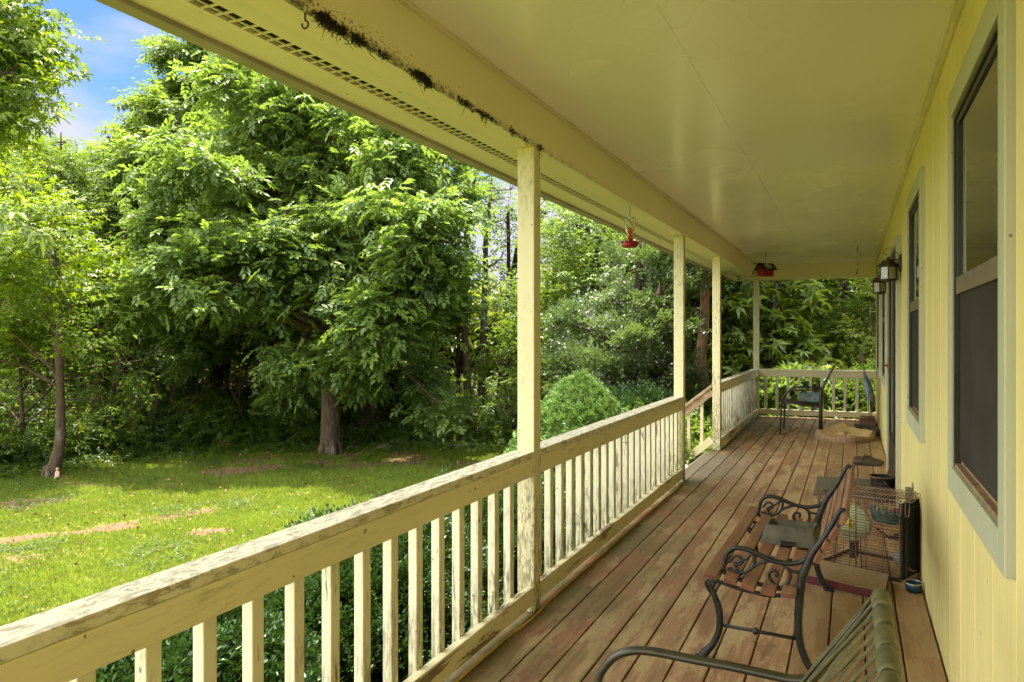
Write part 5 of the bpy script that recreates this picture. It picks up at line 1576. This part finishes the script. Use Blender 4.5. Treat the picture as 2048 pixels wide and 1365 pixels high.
tree('cedar_tree', 'cedar with a bare peeling reddish trunk standing behind the porch steps', 'tree',
     [base_at(1402, 13.0), P3_(1404, 850, 13), P3_(1408, 780, 13), P3_(1402, 720, 13), P3_(1409, 640, 13), P3_(1410, 560, 13), P3_(1408, 480, 13)], [.12, .105, .095, .085, .078, .07, .05],
     lumps_px([(1400, 470, .6), (1360, 440, .6), (1440, 450, .6), (1410, 420, .6), (1350, 500, .35), (1460, 520, .4)], 13.0, .5), T_TINY, 900, 1.6, L_DARK, M_CEDAR, 16, tips=20)
q = MB()
for L_ in ([(1410, 600), (1420, 590), (1436, 578)], [(1408, 560), (1396, 548), (1380, 540)], [(1409, 640), (1398, 628), (1376, 612)], [(1404, 700), (1420, 690), (1440, 682)], [(1385, 545), (1350, 520), (1320, 505)], [(1409, 585), (1385, 570), (1350, 590)]):
    q.tube(smooth_path([PD(x, y, 13.0) for x, y in L_], 4), [.022] * 2 + [.014] * (4 * len(L_) - 3 - 4) + [.005] * 2, 6)
ced = [o for o in bpy.data.objects if o.name.startswith('cedar_tree')][0]
o = q.build('dead_limbs', M_CEDAR, ced); o.location = -ced.location
# big-leaf trees by the far end of the porch
tree('bigleaf_tree', 'young tree with very large sunlit yellow-green leaves beyond the far corner post', 'tree',
     [base_at(1530, 17.5), P3_(1535, 800, 17.5), P3_(1545, 680, 17.5), P3_(1550, 560, 17.5)], [.07, .06, .045, .03],
     lumps_px([(1545, 590, .55), (1580, 570, .5), (1600, 610, .4), (1480, 600, .5), (1465, 660, .6), (1540, 660, .5), (1570, 700, .55), (1530, 750, .6), (1600, 750, .5), (1480, 730, .6), (1455, 560, .5), (1560, 640, .4), (1540, 800, .5), (1620, 740, .4), (1600, 690, .35), (1450, 700, .5), (1640, 790, .5)], 17.5, .8), T_BIG, 260, .85, L_BIG, M_BARKD, 17, droop=.1, spread=.25, tips=8)
tree('bigleaf_tree', 'green big leaved sapling showing between the two farther posts', 'tree',
     [base_at(1475, 19.5), P3_(1475, 800, 19.5), P3_(1480, 650, 19.5)], [.07, .05, .03],
     lumps_px([(1450, 620, .6), (1490, 640, .6), (1460, 700, .6), (1490, 560, .6), (1440, 760, .6), (1500, 720, .6), (1520, 800, .6)], 19.5, .8), T_BIG, 200, .85, L_MID, M_BARKD, 18, droop=.2, spread=.25, tips=8)
tree('woodland_tree', 'dark fine leaved tree beyond the middle of the end railing', 'tree',
     [base_at(1660, 20), P3_(1665, 760, 20), P3_(1672, 620, 20), P3_(1690, 560, 20)], [.10, .08, .06, .04],
     lumps_px([(1640, 590, .8), (1690, 580, .8), (1650, 650, .8), (1700, 640, .7), (1620, 680, .8), (1660, 710, .8), (1640, 760, .8), (1700, 780, .8), (1740, 700, .8), (1620, 800, .7), (1740, 560, .8), (1600, 620, .6)], 20, 1.0), T_TINY, 650, 2.5, L_MID, M_BARKD, 19, spread=.2, tips=14)
tree('maple_tree', 'sunlit star leaved tree at the right of the end railing beside the wall', 'tree',
     [base_at(1735, 18), P3_(1738, 760, 18), P3_(1740, 620, 18)], [.08, .06, .03],
     lumps_px([(1730, 620, .45), (1745, 680, .5), (1715, 700, .4), (1750, 580, .5), (1745, 740, .5), (1780, 650, .6), (1720, 650, .35), (1760, 800, .5)], 18, .5), T_STAR, 230, 1.5, L_YEL, M_BARKD, 20, spread=.22)

# ---------------------------------------------------------------- woodland behind: a few kinds, copied
def generic(lab, lm, T, size, seed, h, w, n_per=420):
    b = (0, 0, 0); r = random.Random(seed); L = []
    for i in range(15):
        t = (i + .5) / 15; z = h * (.34 + .64 * t); a = r.uniform(0, 6.28); rr = w * r.uniform(.2, 1) * math.sin(math.pi * (.15 + .75 * t))
        L.append(((math.cos(a) * rr, math.sin(a) * rr, z), r.uniform(.8, 1.25)))
    return tree('woodland_tree', lab, 'tree', [b, (.1, 0, h * .3), (0, .1, h * .6), (.05, 0, h * .9)], [.16, .13, .09, .04], L, T, n_per, size, lm, M_BARKD, seed, 'trees of the wood behind the lawn')
protos = [generic('x', L_MID, T_TWIG, 2.0, 41, 8.5, 2.0), generic('x', L_YEL, T_TWIG, 2.1, 42, 8.0, 2.1), generic('x', L_DARK, T_STAR, 2.0, 43, 7.5, 2.2, 260)]
spots = [(-60, 23, 1.0, 0, 'mid green tree behind the yellow-green tree at the far left edge'), (90, 25, .92, 0, 'green tree far behind the dark sapling on the left'), (200, 23, .75, 2, 'dark tree in shade behind the round crowned tree'),
         (390, 21, .95, 0, 'mid green tree behind the left side of the hickory'), (520, 24, 1.2, 0, 'tall green tree right behind the hickory trunk, reaching the eave'), (640, 20.5, .8, 0, 'mid green tree low behind the hickory trunk'),
         (735, 24, .85, 1, 'sunny tree behind the right side of the hickory'), (905, 29, .46, 1, 'low sunny yellow-green tree beneath the pale sky gap'),
         (985, 30, .42, 1, 'low yellow-green tree behind the slim trunks'), (1050, 27, .5, 1, 'sunny low tree hidden mostly by the first post'), (1150, 22, .48, 1, 'sunny tree behind the layered maple'),
         (1310, 18.5, .78, 0, 'green tree behind the hummingbird feeder'), (1385, 17.8, .9, 2, 'dark tree behind the second post'), (1440, 21, 1.1, 0, 'green tree between the second and third posts'),
         (1520, 23, 1.1, 1, 'sunny tree far behind the corner post'), (1610, 24, 1.1, 2, 'dark tree deep behind the big leaved tree'), (1700, 25, 1.1, 0, 'green tree deep behind the end railing'), (1800, 24, 1.1, 1, 'sunny tree hidden beyond the house corner'),
         (300, 25.5, .95, 0, 'green tree under the thin pine'), (-180, 20, 1.1, 0, 'green tree outside the left edge')]
used = set(); rq = random.Random(77)
for px, d, s, k, lab in spots:
    o = protos[k] if k not in used else copy_tree(protos[k])
    used.add(k)
    o.location = base_at(px, d); o.rotation_euler = (0, 0, rq.uniform(0, 6.28)); o.scale = (s * rq.uniform(.95, 1.15), s * rq.uniform(.95, 1.15), s)
    o['label'] = lab; o['group'] = 'trees of the wood behind the lawn'

# shaded stems at the wood edge
q0 = None
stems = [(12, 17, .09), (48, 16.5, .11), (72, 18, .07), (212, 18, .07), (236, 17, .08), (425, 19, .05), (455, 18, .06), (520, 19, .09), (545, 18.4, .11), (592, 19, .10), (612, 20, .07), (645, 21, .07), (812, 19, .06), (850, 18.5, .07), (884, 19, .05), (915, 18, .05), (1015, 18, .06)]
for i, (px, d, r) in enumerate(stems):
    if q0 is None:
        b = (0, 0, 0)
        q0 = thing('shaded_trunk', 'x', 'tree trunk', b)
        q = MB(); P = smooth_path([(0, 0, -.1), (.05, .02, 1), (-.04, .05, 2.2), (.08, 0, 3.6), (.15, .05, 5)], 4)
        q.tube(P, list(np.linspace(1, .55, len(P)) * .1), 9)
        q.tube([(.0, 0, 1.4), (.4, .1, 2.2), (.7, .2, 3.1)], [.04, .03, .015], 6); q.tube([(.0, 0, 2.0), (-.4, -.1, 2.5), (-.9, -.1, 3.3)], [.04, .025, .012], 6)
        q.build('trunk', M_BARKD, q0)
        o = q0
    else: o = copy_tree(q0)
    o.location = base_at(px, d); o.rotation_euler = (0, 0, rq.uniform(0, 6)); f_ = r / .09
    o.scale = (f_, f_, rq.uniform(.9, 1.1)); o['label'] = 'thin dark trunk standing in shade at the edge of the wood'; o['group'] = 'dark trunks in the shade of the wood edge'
# ivy-clad trunk right of the hickory
dv_ = 17.6
tree('ivy_clad_trunk', 'thick dark trunk wrapped in ivy just right of the hickory trunk', 'tree', [base_at(732, dv_), P3_(733, 800, dv_), P3_(735, 700, dv_), P3_(735, 560, dv_)], [.22, .20, .18, .15],
     [(P3_(728 + rl.uniform(-12, 12), y, dv_ + rl.uniform(-.1, .1)), .26) for y in range(700, 900, 14)], T_TINY, 1500, 1.3, L_DARK, M_BARKD, 23, limbs=False, twigs=0, spread=.12)
# log and twigs by the wood edge
v = Vector(base_at(440, 16.6)); w_ = Vector(base_at(500, 17.4))
q = MB(); q.tube(smooth_path([v + Vector((0, 0, .10)), v.lerp(w_, .5) + Vector((0, .1, .14)), w_ + Vector((0, 0, .12))], 4), .085, 9)
o = q.build('fallen_log', bark('bark_log', (.10, .05, .03), (.36, .19, .12), 20)); props(o, 'reddish fallen log lying in the shade left of the hickory', 'log')
for (a, b, lab) in (((880, 897), (945, 893), 'bare pale fallen stick at the wood edge beside the first post'), ((690, 893), (712, 903), 'curved pale fallen stick just right of the hickory trunk'), ((740, 899), (800, 896), 'long thin fallen stick between the ivy trunk and the slim trees')):
    d_ = 16.4; A_, B_ = Vector(base_at(a[0], d_, .03)), Vector(base_at(b[0], d_ + .3, .06))
    q = MB(); q.tube(smooth_path([A_, A_.lerp(B_, .4) + Vector((0, 0, .05)), B_], 4), .012, 5); q.tube([A_.lerp(B_, .4) + Vector((0, 0, .05)), A_.lerp(B_, .7) + Vector((0, .1, .14))], .006, 4)
    o = q.build('fallen_stick', plain('bleached_stick', (.30, .24, .18), .8)); props(o, lab, 'stick', 'sticks on the ground at the wood edge')
# pale ornament at the foot of the sweetgum
v = Vector(base_at(115, 13.2))
og = thing('garden_ornament', 'small pale pink seated figure ornament against the foot of the leaning sweetgum', 'ornament', v)
q = MB(); q.lathe([(.004, 0), (.045, .0), (.05, .02), (.035, .06), (.040, .09), (.030, .12), (.012, .135)], (0, 0, 0), 12); q.ball((0, 0, .158), .026, 10, 7); q.tube([(.03, 0, .10), (.06, -.02, .07), (.05, -.04, .03)], .011, 6); q.tube([(0, -.03, .03), (.03, -.07, .03), (.05, -.08, .0)], .014, 6)
q.build('figure', plain('pale_pink_stone', (.62, .42, .32), .7, vary=.2), og)

# ---------------------------------------------------------------- far wood and undergrowth (uncountable)
def band(name, kindlabel, n, fn, T, size, lm, seed, cat):
    r = np.random.default_rng(seed)
    P, S, Ti = [], [], []
    for _ in range(n):
        p, s, t_ = fn(r); P.append(p); S.append(s); Ti.append(t_)
    P = np.array(P); f = r.normal(size=(n, 3)); f[:, 2] = f[:, 2] * .4 - .2; u = r.normal(size=(n, 3)) * .45 + [0, 0, 1]
    V, Fc, A = scatter(T, P, f, u, np.array(S) * size, np.array(Ti), r)
    me = np_mesh(name, V, Fc, [lm], {'tint': A}); o = bpy.data.objects.new(name, me); link(o); props(o, kindlabel, cat, kind='stuff'); return o
topx = [-400, 0, 120, 230, 300, 420, 800, 870, 930, 1080, 1150, 1300, 1500, 2100]
topy = [300, 340, 400, 400, 380, 300, 380, 560, 600, 590, 520, 430, 430, 430]
def far(r):
    px = r.uniform(-350, 1950); d = r.uniform(27, 36)
    ty = np.interp(px, topx, topy); zt = H + (HOR - ty) * d / F
    zt += .8 * mnoise.noise((px * .02, d * .3, 0))
    v = PD(px, HOR, d); z = GZ + (zt - GZ) * r.uniform(0, 1) ** .85
    c_ = mnoise.noise((px * .015, z * .6, d * .25))
    return (v.x, v.y, z + .2), 1.0 + .3 * r.random(), min(1, max(0, .5 + .6 * c_ + r.uniform(-.25, .25)))
band('far_wood', 'sunlit yellow-green wood closing the view beyond the nearer trees', 15000, far, T_TWIG, 3.4, L_YEL, 51, 'woods')
def under(r):
    px = r.uniform(-350, 1950); dl = lawn_d(px); d = dl + .35 + abs(r.normal()) * 2.2
    v = PD(px, HOR, d)
    if v.x > -1.9 and v.y < YF + 1.2: v = PD(px, HOR, 18 + r.uniform(0, 3)); d = 18
    c_ = mnoise.noise((v.x * .7, v.y * .7, 2.0))
    hmax = min(.25 + .55 * (d - dl) + .35 * c_, 1.3)
    return (v.x, v.y, gz(v.x, v.y) + r.uniform(0, 1) * max(.12, hmax)), .7 + .5 * r.random(), min(1, max(0, .5 + .6 * c_ + r.uniform(-.3, .3)))
band('undergrowth', 'low tangled undergrowth along the edge of the wood', 26000, under, T_TWIG, 1.15, L_MID, 52, 'undergrowth')
def weeds(r):
    px = r.uniform(-300, 1060); dl = lawn_d(px); d = dl + r.normal() * .35 + .2
    v = PD(px, HOR, d); return (v.x, v.y, gz(v.x, v.y) + r.uniform(.0, .14)), .6 + .8 * r.random(), r.uniform(.2, 1)
band('weeds', 'taller weeds and seedlings fringing the lawn before the wood', 3500, weeds, T_TWIG, .8, L_MID, 53, 'weeds')
# tangle of bare vines low in the shade
q = MB(); rv = random.Random(9)
for i in range(260):
    px = rv.choice([rv.uniform(-50, 500), rv.uniform(800, 1060), rv.uniform(-50, 1080)]); d = lawn_d(px) + rv.uniform(.6, 3.2)
    a = Vector(base_at(px, d)); b = a + Vector((rv.uniform(-.7, .7), rv.uniform(-.5, .5), rv.uniform(.7, 2.2)))
    m1 = a.lerp(b, .5) + Vector((rv.uniform(-.4, .4), rv.uniform(-.3, .3), rv.uniform(-.1, .3)))
    q.tube(smooth_path([a, m1, b], 3), .009, 4, caps=False)
o = q.build('vine_tangle', M_TWIG); props(o, 'tangle of thin bare vines and stems low in the shade', 'vines', kind='stuff')

# ---------------------------------------------------------------- garden shrubs
def shrub_pts(fn_surface, n, seed, T, size, lm, depth=.25, outward=1.0):
    r = np.random.default_rng(seed); P, Fw, U, S, Ti = [], [], [], [], []
    for _ in range(n):
        p, nrm = fn_surface(r)
        p = np.array(p); nrm = np.array(nrm)
        dep = abs(r.normal()) * depth
        P.append(p - nrm * dep + r.normal(size=3) * .012); Fw.append(nrm * outward + r.normal(size=3) * .5); U.append(r.normal(size=3) * .6 + [0, 0, .8]); S.append(size * r.uniform(.7, 1.3)); Ti.append(np.clip(r.uniform(.1, .9), 0, 1))
    return scatter(T, np.array(P), np.array(Fw), np.array(U), np.array(S), np.array(Ti), r)
def shrub(name, label, base, fn, n, seed, T, size, lm, group=None, depth=.12, stems=8, h=.8, w=.4):
    root = thing(name, label, 'shrub', base, 0, group)
    V, Fc, A = shrub_pts(fn, n, seed, T, size, lm, depth)
    me = np_mesh('foliage', V, Fc, [lm], {'tint': A}); o = bpy.data.objects.new('foliage', me); link(o, root)
    q = MB(); rs = random.Random(seed)
    for i in range(stems):
        a = rs.uniform(0, 6.28); r0 = rs.uniform(.2, 1)
        q.tube(smooth_path([(0.1 * math.cos(a), .1 * math.sin(a), -.05), (w * .4 * r0 * math.cos(a), w * .4 * r0 * math.sin(a), h * .4), (w * r0 * math.cos(a), w * r0 * math.sin(a), h * .85)], 3), [.02, .017, .014, .011, .009, .007, .005], 5)
    q.build('stems', M_TWIG, root)
    return root
# dwarf spruce: blunt cone made of budded tufts
ds = 9.6
sb = base_at(1160, ds)
apex = PD(1162, 752, ds).z - sb[2]
def spruce_fn(r):
    t = r.uniform(0, 1) ** .55      # 0 top .. 1 bottom
    a = r.uniform(0, 6.28); z = apex * (1 - t)
    R = 1.36 * t ** .84
    b = mnoise.noise((math.cos(a) * 5 + 10, math.sin(a) * 5, z * 6)) * .07 + mnoise.noise((math.cos(a) * 14, math.sin(a) * 14, z * 15)) * .10
    b *= min(1.0, R * 2.2)
    R += b
    n = np.array([math.cos(a), math.sin(a), .75]); n /= np.linalg.norm(n)
    return (R * math.cos(a), R * math.sin(a), z + b * .5), n
shrub('dwarf_spruce', 'clipped looking bright green conical dwarf spruce beyond the middle railing', sb, spruce_fn, 30000, 61, T_SPRU, 1.75, L_SPRUCE, depth=.035, stems=5, h=1.4, w=.2)
def dome(rx, ry, h, bump=.10, fr=3.5, zmin=0.0):
    def fn(r):
        while True:
            n = r.normal(size=3); n /= np.linalg.norm(n)
            if n[2] > -.25: break
        k = 1 + bump * mnoise.noise((n[0] * fr + rx * 7, n[1] * fr, n[2] * fr)) * 2
        p = (n[0] * rx * k, n[1] * ry * k, max(.03, h * .42 + n[2] * h * .58 * k))
        m = np.array([n[0] / rx, n[1] / ry, n[2] / (h * .58)]); m /= np.linalg.norm(m)
        return p, m
    return fn
bb = base_at(1268, 10.9)
shrub('boxwood_bush', 'low dark rounded bush right beside the conical spruce', bb, dome(.72, .8, PD(1268, 786, 10.9).z - bb[2]), 14000, 62, T_TINY, 1.0, L_HEDGE, depth=.10)
def hedge_bush(label, x, y, rx, ry, h, seed, n=12000):
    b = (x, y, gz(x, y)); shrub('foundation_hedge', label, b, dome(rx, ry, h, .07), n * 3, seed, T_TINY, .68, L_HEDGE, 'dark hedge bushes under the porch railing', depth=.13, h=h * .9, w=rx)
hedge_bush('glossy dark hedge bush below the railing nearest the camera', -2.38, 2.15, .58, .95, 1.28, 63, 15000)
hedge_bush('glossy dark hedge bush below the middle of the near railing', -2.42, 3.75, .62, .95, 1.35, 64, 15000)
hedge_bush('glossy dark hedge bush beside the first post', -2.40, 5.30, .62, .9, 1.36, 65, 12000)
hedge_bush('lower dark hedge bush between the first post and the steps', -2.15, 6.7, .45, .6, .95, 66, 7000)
hedge_bush('dark shrub left of the camera under the start of the railing', -2.2, .55, .5, .8, .9, 67, 6000)
bb = (-2.35, 10.6, gz(-2.35, 10.6))
shrub('leafy_bush', 'leafy green bush beyond the steps behind the flaking railing', bb, dome(.6, 1.1, 1.25), 5000, 68, T_TWIG, .9, L_MID)
bb = (-2.3, 12.8, gz(-2.3, 12.8))
shrub('leafy_bush', 'leafy green bush outside the far corner of the porch', bb, dome(.65, 1.0, 1.5), 3000, 69, T_BIG, .55, L_MID)
bb = (-1.0, 15.7, gz(-1.0, 15.7))
shrub('leafy_bush', 'large leaved bush close behind the end railing', bb, dome(.9, .8, 1.75), 1200, 70, T_BIG, .62, L_HICK)
bb = (.75, 16.2, gz(.75, 16.2))
shrub('leafy_bush', 'fine leaved bush behind the heron and the end railing', bb, dome(1.1, .9, 1.65), 7000, 71, T_TWIG, .9, L_DARK)

# ---------------------------------------------------------------- grass blades on the lawn
r = np.random.default_rng(81)
N = 230000
px = r.uniform(-60, 1250, N); dd = 3.4 + 14.6 * r.uniform(0, 1, N) ** .8
X = (px - 1024) / F * dd * CC - dd * SS; Y = (px - 1024) / F * dd * SS + dd * CC
dl = np.interp(px, [a for a, _ in _bd], [b for _, b in _bd])
ok = (X < -2.7) & (dd < dl + .6) & (X > -19.5) & (Y < 18.5) & (Y > -1)
X, Y, dd = X[ok], Y[ok], dd[ok]
ix = np.clip(np.searchsorted(gx, X) - 1, 0, nx - 2); iy = np.clip(np.searchsorted(gy, Y) - 1, 0, ny - 2)
fx_, fy_ = (X - gx[ix]) / (gx[ix+1] - gx[ix]), (Y - gy[iy]) / (gy[iy+1] - gy[iy])
def bil(A): return A[iy, ix]*(1-fx_)*(1-fy_) + A[iy, ix+1]*fx_*(1-fy_) + A[iy+1, ix]*(1-fx_)*fy_ + A[iy+1, ix+1]*fx_*fy_
keep = r.uniform(0, 1, len(X)) > np.clip(bil(GD) * 1.5 - .12, 0, .90)
Z = bil(GH)[keep]; X, Y, dd = X[keep], Y[keep], dd[keep]; n = len(X)
patch = np.array([mnoise.noise((x * .8, y * .8, 4.0)) + .5 * mnoise.noise((x * 3.1, y * 3.1, 7.0)) for x, y in zip(X, Y)])
ang = r.uniform(0, 6.28, n)
fwd = np.stack([np.cos(ang), np.sin(ang), r.normal(size=n) * .12], -1)
V, Fc, A = scatter(T_GRASS, np.stack([X, Y, Z], -1), fwd, np.tile([0, 0, 1.0], (n, 1)), r.uniform(.42, .90, n) * (1 + .35 * patch) * (1 + dd * .02), np.clip(.5 + .55 * patch + r.uniform(-.3, .3, n), 0, 1), r)
me = np_mesh('grass', V, Fc, [L_GRASS], {'tint': A}); o = bpy.data.objects.new('grass', me); link(o); props(o, 'short mown yellow-green lawn grass', 'grass', kind='stuff')

# a few brown leaves and clover clumps break the lawn up
n = 900
px = r.uniform(-60, 1100, n); dd = 4 + 12 * r.uniform(0, 1, n) ** .6
X = (px - 1024) / F * dd * CC - dd * SS; Y = (px - 1024) / F * dd * SS + dd * CC
ok = (X < -3.0) & (X > -19) & (dd < np.interp(px, [a for a, _ in _bd], [b for _, b in _bd])); X, Y = X[ok], Y[ok]; n = len(X)
P = np.array([(x, y, gz(x, y) + .035) for x, y in zip(X, Y)])
V, Fc, A = scatter([tmpl([leaflet((0, 0), 0, .055, .035, .2, .4, 0)])], P, r.normal(size=(n, 3)) * [1, 1, .3], r.normal(size=(n, 3)) * .5 + [0, 0, 1], r.uniform(.6, 1.3, n), r.uniform(0, 1, n), r)
me = np_mesh('fallen_leaves', V, Fc, [plain('brown_leaf', (.22, .12, .05), .8, vary=.4, scale=2)], {'tint': A}); o = bpy.data.objects.new('fallen_leaves', me); link(o); props(o, 'scattered brown fallen leaves on the lawn', 'leaves', kind='stuff')
n = 5000
cx = r.uniform(-14, -3.5, 60); cy = r.uniform(2, 12, 60); k = r.integers(0, 60, n)
X = cx[k] + r.normal(size=n) * .22; Y = cy[k] + r.normal(size=n) * .22; ok = X < -3.2; X, Y = X[ok], Y[ok]; n = len(X)
P = np.array([(x, y, gz(x, y) + .03) for x, y in zip(X, Y)])
V, Fc, A = scatter(T_TINY, P, r.normal(size=(n, 3)) * [1, 1, .3], np.tile([0, 0, 1.0], (n, 1)), r.uniform(.5, .9, n), r.uniform(.2, .8, n), r)
me = np_mesh('clover', V, Fc, [L_DARK], {'tint': A}); o = bpy.data.objects.new('clover', me); link(o); props(o, 'darker clover patches in the lawn grass', 'clover', kind='stuff')
